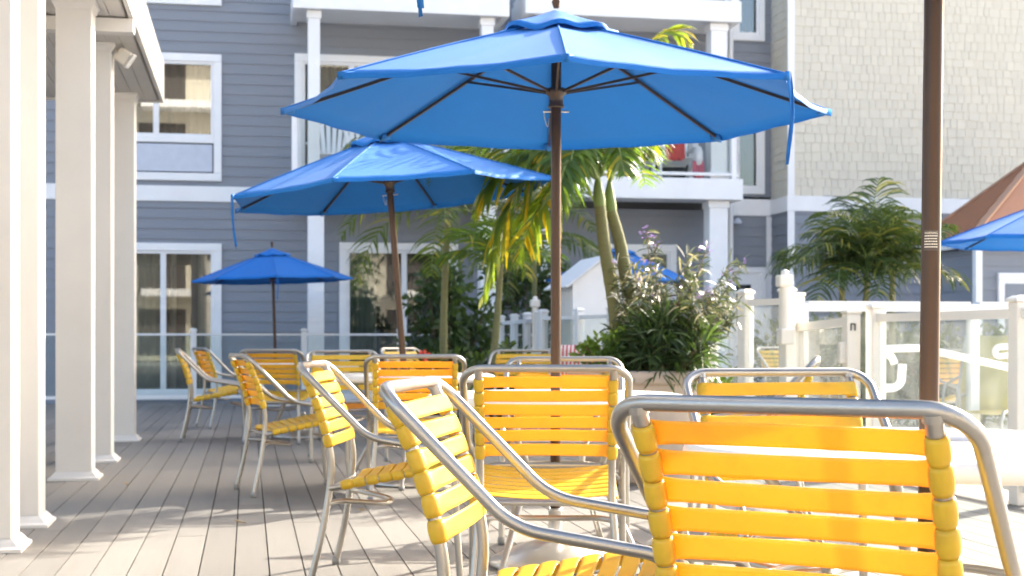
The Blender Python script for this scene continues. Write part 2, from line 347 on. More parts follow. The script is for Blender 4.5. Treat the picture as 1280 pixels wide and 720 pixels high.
# middle stack
opening('sliding_door', cut_rect(424, 303, 572, 499), 0.125, [0.55], [(0.0, .3, 'curtain'), (.62, 1.0, 'darkcurtain')], gl='doorglass')
opening('sliding_door', cut_rect(368, 67, 520, 244), 0.125, [0.46], [(0.02, .42, 'sheer'), (.7, 1.0, 'sheer')], gl='doorglass')
opening('sliding_door', cut_rect(368, -160, 520, 14), 0.125, [0.46], [(0.02, .42, 'sheer'), (.7, 1.0, 'sheer')], gl='doorglass')
# right stack
opening('sliding_door', cut_rect(752, 305, 845, 505), 0.12, [0.5], [(0.0, .3, 'sheer')], gl='doorglass')
opening('sliding_door', cut_rect(740, 80, 872, 248), 0.12, [0.5], [(0.0, .4, 'sheer')], gl='doorglass')
opening('window', cut_rect(914, 148, 955, 243), 0.10, [], [(0.35, 1, 'darkcurtain')])
opening('window', cut_rect(914, -64, 955, 52), 0.10, [], [(0.4, 1, 'darkcurtain')])
dr = cut_rect(908, 334, 957, 505); openings.append((dr[0] + .03, dr[1] - .03, dr[2], dr[3] - .03))
f = MB(); frame_rect(f, dr[0], dr[1], dr[2], dr[3], 0.10, YW - 0.05, YW + 0.02)
f.bbox((dr[0] + .1, YW - .02, dr[2] + .1), (dr[1] - .1, YW + .02, dr[2] + 1.35)); f.bbox((dr[0] + .1, YW - .02, dr[3] - .3), (dr[1] - .1, YW + .02, dr[3] - .1)); f.bbox((dr[0] + .1, YW - .02, dr[2] + 1.35), (dr[0] + .17, YW + .02, dr[3] - .3)); f.bbox((dr[1] - .27, YW - .02, dr[2] + 1.35), (dr[1] - .1, YW + .02, dr[3] - .3))
d0 = hp(f, 'entry_door', M['trim']); p = MB(); p.box((dr[0] + .17, YW - .003, dr[2] + 1.35), (dr[1] - .27, YW + .003, dr[3] - .3)); hp(p, 'pane', M['doorglass'], d0)
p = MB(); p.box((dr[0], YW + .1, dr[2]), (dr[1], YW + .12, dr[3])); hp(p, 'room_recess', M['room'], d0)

XC = on_y(986, 300, YWING).x          # wing corner
zb0 = on_y(1000, 264, YWING).z; zb1 = on_y(1000, 245, YWING).z
XL = -14.0; ZT = 15.5
lb = cut_rect(200, 232, 300, 253)
wl = MB(); siding(wl, XL, XC, -0.1, lb[2], YW, openings); siding(wl, XL, XC, lb[3], ZT, YW, openings)
hp(wl, 'siding_wall', M['siding'])
# bands and corner boards
b = MB(); xb = on_y(372, 240, YW).x
b.bbox((XL, YW - 0.035, lb[2]), (xb, YW, lb[3]), 0.006)
b.bbox((on_y(912, 260, YW).x, YW - 0.035, zb0 - .02), (XC - 0.03, YW, zb1 + .01), 0.006)
b.bbox((XC - 0.035, YWING - 0.03, zb0), (XC + 16, YWING + 0.0, zb1), 0.006)
b.bbox((XC - 0.036, YWING + 0.002, zb0), (XC - 0.004, YW - 0.002, zb1), 0.006)
hp(b, 'trim_band', M['trim'])
b = MB()
b.bbox((XC - 0.025, YWING - 0.025, zb1 + .002), (XC + 0.095, YWING + 0.0, ZT), 0.004); b.bbox((XC - 0.025, YWING - 0.025, -0.1), (XC + 0.095, YWING + 0.0, zb0 - .002), 0.004)
b.bbox((XC - 0.10, YW - 0.03, -0.1), (XC - 0.005, YW - 0.0, zb0 - .03), 0.004)
b.bbox((on_y(906, 0, YW).x, YW - 0.03, -0.1), (on_y(916, 0, YW).x, YW, ZT), 0.004)
xq = on_y(190, 0, YW).x
hp(b, 'corner_board', M['trim'])
ds = MB(); ds.tube([(on_y(913, 0, YW).x - .02, YW - 0.09, 0), (on_y(913, 0, YW).x - .02, YW - 0.09, ZT)], 0.04, 10); hp(ds, 'downspout', M['trim'])
# wing
wl = MB(); siding(wl, XC, XC + 16, -0.1, zb0, YWING, []); hp(wl, 'lower_siding', M['siding'])
wl = MB(); siding(wl, YWING, YW, -0.1, zb0, XC, [], axis='y'); hp(wl, 'side_siding', M['siding'])
sh = MB(); rng = random.Random(3)
def shingles(mb, u0, u1, z0, z1, P, pitch=0.15):
    z = z0; r = 0
    while z < z1:
        u = u0
        while u < u1:
            w = rng.choice((.10, .12, .14, .17, .20)); e = min(u + w, u1); dz = rng.uniform(-.008, .008) + 0.012 * math.sin(u * 2.1 + r)
            q = 0.016 + rng.uniform(-.003, .003)
            a = [P(u + .002, z + dz, q), P(e - .002, z + dz, q), P(e - .003, z + pitch + .02, .006), P(u + .003, z + pitch + .02, .006), P(u + .003, z + dz, 0), P(e - .003, z + dz, 0), P(e - .003, z + pitch + .02, 0), P(u + .003, z + pitch + .02, 0)]
            mb.add(a, [(0, 1, 2, 3), (0, 4, 5, 1), (0, 3, 7, 4), (1, 5, 6, 2)]); u = e
        z += pitch; r += 1
shingles(sh, XC + .09, XC + 8.5, zb1, 8.0, lambda u, z, w: (u, YWING - w, z))
hp(sh, 'shingle_wall', M['shingle'])
sh = MB(); shingles(sh, YWING, YW, zb1, 8.0, lambda u, z, w: (XC - w, u, z)); hp(sh, 'side_shingles', M['shingle'])
bd = MB(); bd.box((XL, YW + .55, -.1), (XC, YW + 12, ZT)); bd.box((XC + .002, YWING + .003, -.1), (15.0, YW + 12, 11.4)); bd.box((15.002, YWING + .003, -.1), (20.8, YW + 12, 15.3)); bd.box((XL, YW + .001, ZT), (XC, YW + .55, ZT + .2))  # unseen end of the wing added, heights stepped to shade the deck
bd.box((XL - .3, YW - .4, ZT + .2), (XC, YW + 12, ZT + .5))
hp(bd, 'building_mass_and_shade_tower', M['siding'])

# balconies
YB = 22.1
def balcony(px0, px1, py_bot, fh, posts, rail_posts, rail_z=1.05, glass_on=True, rails=True):
    a = on_y(px0, py_bot, YB); b_ = on_y(px1, py_bot, YB); z0 = (a.z + b_.z) / 2; x0, x1 = a.x, b_.x
    s = MB(); s.bbox((x0, YB, z0), (x1, YB + 0.10, z0 + fh), 0.01); s.box((x0 + .003, YB + .101, z0), (x0 + .1, YW - .03, z0 + fh)); s.box((x1 - .1, YB + .101, z0), (x1 - .003, YW - .03, z0 + fh))
    s.box((x0 + .101, YB + .101, z0 + .06), (x1 - .101, YW - .03, z0 + fh - .02))
    o = hp(s, 'balcony', M['trim'])
    if rails:
        zt = z0 + fh; r = MB(); r.bbox((x0 + .06, YB + .03, zt + .05), (x1 - .06, YB + .07, zt + .10)); r.bbox((x0 + .06, YB + .02, zt + rail_z), (x1 - .06, YB + .08, zt + rail_z + .06))
        for xx in (x0 + .05, x1 - .05): r.bbox((xx - .02, YB + .1, zt + .05), (xx + .02, YW - .06, zt + .10)); r.bbox((xx - .03, YB + .1, zt + rail_z), (xx + .03, YW - .06, zt + rail_z + .06))
        for px in rail_posts:
            xx = on_y(px, py_bot, YB).x; r.bbox((xx - .04, YB + .01, zt), (xx + .04, YB + .09, zt + rail_z + .04))
        hp(r, 'railing', M['trim'], o)
        gl = MB(); gl.box((x0 + .1, YB + .045, zt + .1), (x1 - .1, YB + .053, zt + rail_z)); hp(gl, 'glass_panel', M['clearpanel'], o)
    return o, z0, x0, x1
bA2, zA2, xA0, xA1 = balcony(366, 637, 248, 0.33, [], [368, 500, 634])
bA3, zA3, _, _ = balcony(366, 637, 15, 0.33, [], [368, 500, 634])
bB2, zB2, xB0, xB1 = balcony(657, 929, 247.5, 0.34, [], [660, 800, 918])
bB3, zB3, _, _ = balcony(657, 927, 22, 0.34, [], [660, 800, 918])
def post(px0, px1, z0, z1, y=YB + 0.14):
    a = on_y(px0, 100, y).x; b_ = on_y(px1, 100, y).x; p = MB()
    p.bbox((a, y, z0), (b_, y + (b_ - a), z1), 0.008); p.bbox((a - .02, y - .02, z1 - .12), (b_ + .02, y + (b_ - a) + .02, z1 - .002), 0.006); p.bbox((a - .02, y - .02, z0), (b_ + .02, y + (b_ - a) + .02, z0 + .14), 0.006)
    hp(p, 'balcony_post', M['trim'])
post(385, 405, -.05, zA2); post(385, 400, zA2 + .33, zA3); post(602, 617, zA2 + .33, zA3); post(600, 620, -.05, zA2)
post(887, 910, -.05, zB2); post(889, 909, zB2 + .34, zB3); post(668, 690, -.05, zB2); post(670, 688, zB2 + .34, zB3)
# wall lamp by the entry door
o = MB(); pl = on_y(919, 280, YW); o.lathe([(0.075, 0), (0.07, .03), (.045, .07), (.02, .09), (0, .092)], 20, (pl.x, YW - .13, pl.z)); o.bar((pl.x, YW - .13, pl.z + .07), (pl.x, YW - .01, pl.z + .07), .025, .025)
tag(o.build('wall_lamp', M['greypanel']), 'small pale bell shaped lamp on grey siding above the entry door', 'lamp')

# ================================================================== balcony furniture
def adirondack(loc, rz, label):
    root = tag(empty('adirondack_chair', loc, rz), label, 'chair', 'white adirondack chairs on the balconies')
    s = MB()
    for i in range(6): s.bbox((-.26, -.22 + i * .085, .33 + i * .012), (.26, -.145 + i * .085, .352 + i * .012), .004)
    s.build('seat', M['trim'], root)
    s = MB()
    for i in range(7):
        t = (i - 3) / 3; a = t * .17; h = .74 - .16 * t * t
        bx = t * .20
        s.bar((bx, -.20, .30), (bx + math.sin(a) * h, -.20 - .28 * h, .30 + h * math.cos(a)), .068, .02, Vector((0, 1, 0)))
    s.build('backrest', M['trim'], root)
    for sx in (-1, 1):
        a = MB(); a.bbox((sx * .31 - .06, -.34, .55), (sx * .31 + .06, .36, .575), .006); a.build('armrest', M['trim'], root)
        l = MB(); l.bbox((sx * .29 - .02, .24, 0), (sx * .29 + .02, .33, .549), .004); l.build('leg', M['trim'], root)
        l = MB(); l.bar((sx * .265, .30, .34), (sx * .265, -.45, .04), .022, .10); l.build('leg', M['trim'], root)
    return root
fA = zA2 + .31; fB = zB2 + .32
pA = on_y(415, 200, 22.65); adirondack((pA.x, 22.7, fA), R(170), 'white adirondack chair on the left balcony behind its white post')
pA = on_y(462, 200, 22.65); adirondack((pA.x, 22.7, fA), R(192), 'white adirondack chair nearer the middle of the left balcony')
pB = on_y(790, 200, 22.65); adirondack((pB.x, 22.75, fB), R(185), 'white adirondack chair beside the violet blue float on the right balcony')
pB = on_y(845, 200, 22.65); adirondack((pB.x, 22.75, fB), R(175), 'white adirondack chair under the red towel on the right balcony')
# towels and float on the right balcony
def cloth(name, mkey, px0, px1, py0, py1, Y, label, cat, ripple=0.02, drape=True):
    a = on_y(px0, py0, Y); b_ = on_y(px1, py1, Y); c = MB(); rows = []
    n = 14; ch = 10
    for i in range(ch + 1):
        t = i / ch; z = a.z + (b_.z - a.z) * t
        inset = 0.02 * max(0, (t - .85) / .15) ** 2 * 3
        rows.append([(a.x + inset + (b_.x - a.x - 2 * inset) * j / n, Y + ripple * math.sin(j * 1.1 + t * 1.5) * (.3 + t), z) for j in range(n + 1)])
    c.grid(rows); return tag(c.build(name, M[mkey], solid=0.012), label, cat)
cloth('beach_towel', 'redcloth', 832, 856, 170, 201, 22.42, 'red beach towel hanging over the adirondack chair on the right balcony', 'towel')
cloth('beach_towel', 'pinkcloth', 866, 880, 201, 223, 22.20, 'rose red towel hanging behind the right balcony glass near the corner post', 'towel')
o = MB(); p = on_y(873, 195, 22.22); o.lathe([(0, -.16), (.05, -.14), (.075, -.05), (.07, .06), (.05, .13), (0, .15)], 20, (p.x, p.y, p.z)); tag(o.build('rolled_towel', M['whitecloth']), 'white rolled towel standing above the rose red towel on the balcony', 'towel')
o = MB(); p = on_y(786, 196, 22.3); vs = []
for i in range(25):
    vs.append([(p.x + math.cos(i / 24 * 2 * math.pi) * (.11 + .045 * math.cos(j / 10 * 2 * math.pi)), p.y + .045 * math.sin(j / 10 * 2 * math.pi), p.z + math.sin(i / 24 * 2 * math.pi) * (.11 + .045 * math.cos(j / 10 * 2 * math.pi))) for j in range(10)])
o.grid(vs, closed=True); o.lathe([(0, -.01), (.1, -.01), (.1, .01), (0, .01)], 20, (0, 0, 0))
for k in range(len(vs) * 10, len(o.v)):
    q = o.v[k]; o.v[k] = (p.x + q[0], p.y + q[2], p.z + q[1])
tag(o.build('pool_float', M['bluecloth']), 'round violet blue pool float behind the right balcony railing', 'float')

# ---- hotel wing opposite, seen in the panes
opp = tag(empty('opposite_building', (-4, -24, 0)), 'cream hotel block with balconies mirrored in the dark window panes', 'building')
m = MB(); m.box((-26, -8, -.1), (22, 0, 15.2)); m.build('wall', M['shingle'], opp)
for fl in range(5):
    for k in range(4):
        m = MB(); m.box((-25 + k * 12, 0.002, 3.0 + fl * 3.0), (-16 + k * 12, 1.4, 3.35 + fl * 3.0)); m.build('balcony', M['trim'], opp)
    for k in range(12):
        m = MB(); m.box((-25.2 + k * 4, .002, .2 + fl * 3.0), (-23.0 + k * 4, .05, 2.4 + fl * 3.0)); m.build('window', M['room'], opp)
# ================================================================== PORCH
XP = -1.04; ZS = 3.24
porch = tag(empty('porch', (XP, 10, 0)), 'cream white porch with square columns and planked soffit along the left of the deck', 'porch')
bpy.context.view_layer.update()
def pp(mb, name, m, parent=porch):
    o = mb.build(name, m, parent)
    if parent is porch: o.matrix_parent_inverse = Matrix.Translation((-XP, -10, 0))
    return o
cw = 0.235
for Yc in (6.65, 7.50, 9.95, 11.35, 13.62):
    c = MB(); c.bbox((XP - cw, Yc, 0.0), (XP, Yc + cw, ZS - .002), 0.006); co = pp(c, 'column', M['column'])
    t = MB(); t.lathe([(1, 0)], 4) if False else None
    t = MB(); rows = []
    for (e, z) in ((.048, 0.001), (.048, .016), (.03, .026), (.018, .042), (.003, .058)):
        rows.append([(XP - cw - e, Yc - e, z), (XP + e, Yc - e, z), (XP + e, Yc + cw + e, z), (XP - cw - e, Yc + cw + e, z)])
    t.grid(rows, False, True); pp(t, 'base_trim', M['column'], co)
    t = MB(); rows = []
    for (e, z) in ((.003, ZS - .065), (.012, ZS - .045), (.02, ZS - .025), (.028, ZS - .02), (.028, ZS - .004)):
        rows.append([(XP - cw - e, Yc - e, z), (XP + e, Yc - e, z), (XP + e, Yc + cw + e, z), (XP - cw - e, Yc + cw + e, z)])
    t.grid(rows, False, True); pp(t, 'capital', M['column'], co)
sf = MB(); x = -5.2
while x < -0.86:
    sf.box((x, 1.5, ZS), (min(x + .098, -.835), 14.05, ZS + .015)); sf.box((x + .098, 1.5, ZS + .008), (x + .106, 14.05, ZS + .02)); x += .106
pp(sf, 'soffit', M['soffit'])
fa = MB(); fa.bbox((-.835, 1.5, ZS - .012), (-.80, 14.12, ZS + .385), 0.004); fa.bbox((-5.2, 14.08, ZS - .012), (-.836, 14.115, ZS + .385), 0.004); pp(fa, 'fascia', M['column'])
rf = MB(); rf.box((-5.2, 1.5, ZS + .10), (-.84, 14.07, ZS + .37)); pp(rf, 'roof', M['column'])
bm_ = MB(); bm_.bbox((-5.2, 10.42, ZS - .11), (-.803, 10.55, ZS - .013), 0.003); pp(bm_, 'beam', M['column'])
# flood light on the fourth column
fl = tag(empty('flood_light', at(143, 65, 11.1)), 'cream flood light bracketed high on a porch column, tilted down', 'light')
q = MB(); q.tube(bez([(-.05, 0, .02), (-.01, -.01, .03), (.03, -.02, .0)]), .014, 10); q.lathe([(0, -.012), (.04, -.012), (.04, .0), (0, .0)], 16, (-.05, 0, .02)); q.build('bracket', M['lamp'], fl)
mt = Matrix.Translation((.075, -.03, -.04)) @ Matrix.Rotation(R(35), 4, 'Y') @ Matrix.Rotation(R(10), 4, 'X')
q = MB(); q.bbox((-.055, -.06, -.055), (.05, .06, .055), .018, mt); q.build('housing', M['lamp'], fl)
q = MB(); q.bbox((.05, -.066, -.062), (.066, .066, .062), .006, mt); q.build('lens_cover', M['lens'], fl)

# ================================================================== FENCES
def fence(name, pts, ztop, mkey, label, post_w=0.1, rail_h=0.05, capz=0.05, cap=True, lens_glass=True, latch=None, nsub=1, group=None, post_top=None, base=0.0, rail_w=0.05):
    root = tag(empty(name, pts[0]), label, 'fence', group); o0 = Vector(pts[0])
    P = []
    for a, b_ in zip(pts, pts[1:]):
        for k in range(nsub): P.append(Vector(a).lerp(Vector(b_), k / nsub))
    P.append(Vector(pts[-1])); pt = post_top if post_top else ztop + capz
    ang = lambda a, b_: math.atan2(b_.y - a.y, b_.x - a.x)
    for i, p in enumerate(P):
        a = ang(P[max(i - 1, 0)], P[min(i + 1, len(P) - 1)]) if i not in (0, len(P) - 1) else (ang(P[0], P[1]) if i == 0 else ang(P[-2], P[-1]))
        mt = Matrix.Translation(p - o0) @ Matrix.Rotation(a, 4, 'Z'); w = post_w / 2
        m = MB(); m.bbox((-w, -w, base - p.z), (w, w, pt - p.z), .008, mt); po = m.build('post', M[mkey], root)
        if cap:
            c = MB(); e = w + .008; rows = []
            for (ee, z) in ((e, pt), (e, pt + .016), (e - .008, pt + .024), (e * .55, pt + .036), (.002, pt + .038)): rows.append([mt @ Vector(v) for v in ((-ee, -ee, z - p.z), (ee, -ee, z - p.z), (ee, ee, z - p.z), (-ee, ee, z - p.z))])
            c.grid(rows, False, True); c.build('post_cap', M[mkey], po)
    for p, q_ in zip(P, P[1:]):
        d = (q_ - p).normalized(); a = p + d * post_w / 2 - o0; e = q_ - d * post_w / 2 - o0; a.z = e.z = 0
        for z, h in ((ztop - rail_h / 2, rail_h), (base + .10, .05)):
            m = MB(); m.bar(a + Vector((0, 0, z)), e + Vector((0, 0, z)), rail_w, h); m.build('rail', M[mkey], root)
        if lens_glass:
            m = MB(); n = Vector((0, 0, 1)).cross(d) * .004; zb, zt = base + .125, ztop - rail_h
            vs = [a + n, e + n, e - n, a - n]; vv = [v + Vector((0, 0, zb)) for v in vs] + [v + Vector((0, 0, zt)) for v in vs]
            m.add(vv, [(0, 3, 2, 1), (4, 5, 6, 7), (0, 1, 5, 4), (1, 2, 6, 5), (2, 3, 7, 6), (3, 0, 4, 7)]); m.build('glass_panel', M['panel'], root)
    return root
YF = 21.5
fx = [on_y(px, 0, YF).x for px in (-40, 105, 242, 380, 500, 618)]
fence('glass_fence', [(x, YF, 0) for x in fx], 1.035, 'whitevinyl', 'long low glass panel fence with thin white rail in front of the left doors', .085, .03, .04, group='pool fences', rail_w=.045)
fence('glass_fence', [floor_at(px, d) for px, d in ((626, 20.0), (643, 18.9), (659, 17.8), (675, 16.8))], 1.20, 'whitevinyl', 'short white fence of close set posts beside the leafy bush', .10, .05, .05, group='pool fences')
fence('glass_fence', [floor_at(px, d) for px, d in ((679, 16.7), (724, 15.9), (765, 15.2), (830, 13.6), (884, 12.2))], 1.215, 'whitevinyl', 'white glass fence running past the little white hut and behind the pot', .09, .04, .05, group='pool fences')
fence('glass_fence', [floor_at(px, d) for px, d in ((888, 11.75), (932, 11.4), (984, 10.9))], 1.265, 'creamvinyl', 'sunlit cream fence between the flowering shrub and the gate latch', .095, .05, .05, group='pool fences')
gp = [floor_at(1095, 9.9), floor_at(1276, 8.15), Vector((4.30, 5.6, 0))]
fence('glass_fence', gp, 1.125, 'creamvinyl', 'cream framed glass fence to the right of the gate beside the table', .105, .055, .04, group='pool fences')
a = on_y(1003, 0, 11.3); fence('pool_rail_fence', [(a.x, 11.3, 0), (a.x + 1.55, 11.3, 0), (a.x + 3.0, 11.3, 0), (a.x + 4.6, 11.3, 0)], 1.27, 'whitevinyl', 'long white fence with a thick top rail behind the gate', .085, .085, -.02, cap=False, group='pool fences', rail_w=.09)
# latch posts
def latch(px, d, z0, z1, label):
    p = floor_at(px, d); r = tag(empty('gate_latch', p), label, 'latch', 'gate latches')
    m = MB(); m.tube([(0, 0, z0), (0, 0, z1)], .038, 14); m.build('latch_tube', M['creamvinyl'], r)
    m = MB(); m.bbox((-.06, -.05, z1 - .03), (.055, .05, z1 + .06), .015); m.lathe([(.03, 0), (.028, .03), (0, .045)], 14, (.0, 0, z1 + .06)); m.build('latch_head', M['creamvinyl'], r)
    m = MB(); m.bbox((-.05, -.06, z0 - .02), (.06, .05, z0 + .10), .01); m.build('latch_bracket', M['creamvinyl'], r)
latch(981, 10.75, .93, 1.375, 'tall cream gate latch on the left gate post')
latch(669, 16.9, .75, 1.36, 'tall white gate latch on the fence of close set posts')
# gate leaf, swung inwards
ga = floor_at(996, 11.0); gb = floor_at(1064, 9.95)
gate = tag(empty('pool_gate', ga), 'cream glass gate standing half open between the latch post and the right fence', 'gate')
v = gb - ga; 
for p, zt in ((Vector((0, 0, 0)), 1.28), (v, 1.125)):
    m = MB(); m.bbox((p.x - .05, p.y - .05, .03), (p.x + .05, p.y + .05, zt), .01); m.bbox((p.x - .058, p.y - .058, zt), (p.x + .058, p.y + .058, zt + .03), .012); m.build('gate_post', M['creamvinyl'], gate)
d = v.normalized()
for za, zb_ in ((1.04, 1.075), (.14, .14)):
    m = MB(); m.bar(d * .05 + Vector((0, 0, za)), v - d * .05 + Vector((0, 0, zb_)), .05, .06); m.build('gate_rail', M['creamvinyl'], gate)
m = MB(); n = Vector((0, 0, 1)).cross(d) * .004; vs = [d * .05 + n, v - d * .05 + n, v - d * .05 - n, d * .05 - n]
m.add([q_ + Vector((0, 0, .17)) for q_ in vs] + [q_ + Vector((0, 0, 1.02)) for q_ in vs], [(0, 3, 2, 1), (4, 5, 6, 7), (0, 1, 5, 4), (1, 2, 6, 5), (2, 3, 7, 6), (3, 0, 4, 7)]); m.build('glass_panel', M['panel'], gate)
m = MB(); q_ = v - FWD * .055; 
for (dx, z0, z1) in ((-.014, 1.01, 1.06), (.014, 1.01, 1.06)): m.bar((q_.x + dx * K, q_.y - dx * S, z0), (q_.x + dx * K, q_.y - dx * S, z1), .008, .008)
m.bar((q_.x - .017 * K, q_.y + .017 * S, 1.056), (q_.x + .017 * K, q_.y - .017 * S, 1.056), .008, .008); m.build('handle', M['black'], gate)
m = MB(); m.bbox((v.x - .09, v.y - .02, .78), (v.x - .03, v.y + .03, .93), .01); m.build('hinge', M['creamvinyl'], gate)
# white ramp handrails
def handrail(pts, r, label):
    o = MB(); o.tube(fillet(pts, .07, 6), r, 14); o0 = o.build('handrail', M['whitevinyl']); return tag(o0, label, 'handrail', 'ramp handrails')
handrail([at(1118, 455, 10.3), at(1116, 449, 10.3), at(1104, 436, 10.3), at(1150, 435, 10.0), at(1300, 468, 9.3)], .026, 'sloping white tube handrail behind the glass fence beside the pole')
handrail([at(1128, 455, 10.3), at(1126, 484, 10.3), at(1100, 486, 10.3), at(1090, 484, 10.3)], .03, 'white bent lower handrail hooking upwards behind the glass')
handrail([at(1262, 444, 11.0), at(1244, 446, 11.0), at(1244, 434, 11.0), at(1330, 430, 11.0)], .024, 'short white handrail with a rounded return at the right of the glass')

# ================================================================== KIOSK at the right
Yk = on_y(1218, 300, 17.9).y; xk = on_y(1218, 300, 17.9).x
kiosk = tag(empty('pool_kiosk', (xk, Yk, 0)), 'small grey pool kiosk with brown metal hip roof behind the blue umbrella', 'kiosk')
ze = on_y(1218, 308, 17.9).z; W_, D_ = 4.2, 1.75
m = MB(); siding(m, .16, W_ - .16, -.03, ze, .16, []); siding(m, .16, D_ - .16, -.03, ze, .16, [], axis='y'); m.box((.165, .165, -.03), (W_ - .16, D_ - .16, ze)); m.build('wall', M['siding'], kiosk)
m = MB(); m.bbox((0, 0, ze), (W_, .03, ze + .14), .004); m.bbox((0, .031, ze), (.03, D_, ze + .14), .004); m.box((.031, .031, ze + .02), (W_, D_, ze + .05)); m.build('fascia', M['trim'], kiosk)
rise = 1.28; rdx = 1.5
m = MB(); A, B, C_, D2 = (-.05, -.05, ze + .14), (W_ + .05, -.05, ze + .14), (W_ + .05, D_ + .05, ze + .14), (-.05, D_ + .05, ze + .14); E1, E2 = (rdx, D_ / 2, ze + .14 + rise), (W_ - rdx, D_ / 2, ze + .14 + rise)
m.add([A, B, C_, D2, E1, E2], [(0, 1, 5, 4), (1, 2, 5), (2, 3, 4, 5), (3, 0, 4), (3, 2, 1, 0)])
for i in range(1, 5):   # standing seams on the left plane and the front
    t = i / 5; p0 = Vector(A).lerp(Vector(D2), t); p1 = Vector(E1); 
kroof = m
m = MB()
for (a_, b_) in ((A, E1), (D2, E1), (B, E2), (E1, E2)): m.bar(Vector(a_) + Vector((0, 0, .012)), Vector(b_) + Vector((0, 0, .012)), .10, .03)
m.build('ridge_cap', mat('tan_ridge_metal', (0.40, 0.22, 0.13), .5), kiosk)
for yy in [.12 * k for k in range(0, 15)]:
    y0 = -.05 + yy + .06
    if y0 < D_:
        t = 1 - abs(y0 - D_ / 2) / (D_ / 2 + .05); kroof.bar((-.05, y0, ze + .145), (-.05 + (rdx + .05) * t, y0, ze + .145 + rise * t), .014, .02)
kroof.build('roof', M['roofmetal'], kiosk)
m = MB(); m.bbox((.05, .05, -.03), (.15, .15, ze), .006); m.build('post', M['trim'], kiosk)
m = MB(); frame_rect(m, .42, 1.5, -.03, ze - .35, .09, .10, .16); m.box((.51, .13, -.03), (1.41, .15, ze - .44)); mo = m.build('door', M['trim'], kiosk)
m = MB(); m.box((.53, .118, .95), (1.39, .128, ze - .5)); m.build('door_panel', M['siding'], mo)
m = MB(); m.box((.72, .112, 1.2), (1.2, .117, 1.55)); m.build('notice', M['greypanel'], mo)

# ================================================================== white hut
hut = tag(empty('towel_hut', floor_at(716, 16.2), -YAW + R(12)), 'little white gabled hut standing behind the palm trunks', 'hut')
m = MB(); m.box((0, 0, 0), (.78, 1.0, 1.58)); m.add([(0, 0, 1.58), (.78, 0, 1.58), (.39, 0, 1.88), (0, 1.0, 1.58), (.78, 1.0, 1.58), (.39, 1.0, 1.88)], [(0, 1, 2), (4, 3, 5)]); m.build('wall', M['trim'], hut)
m = MB()
for sx in (-1, 1):
    a = Vector((.39, 0, 1.90)); e = Vector((.39 + sx * .47, 0, 1.535)); nrm = Vector((sx * .6, 0, .77)) * .02
    vs = [a + Vector((0, -.07, 0)), e + Vector((0, -.07, 0)), e + Vector((0, 1.07, 0)), a + Vector((0, 1.07, 0))]
    m.add([p for p in vs] + [p + nrm for p in vs], [(0, 3, 2, 1), (4, 5, 6, 7), (0, 1, 5, 4), (1, 2, 6, 5), (2, 3, 7, 6)])
m.build('roof', M['trim'], hut)
m = MB()
for k in range(8): m.box((-.012, .06 + k * .11, .1), (-.002, .15 + k * .11, 1.5))
m.build('door', M['column'], hut)

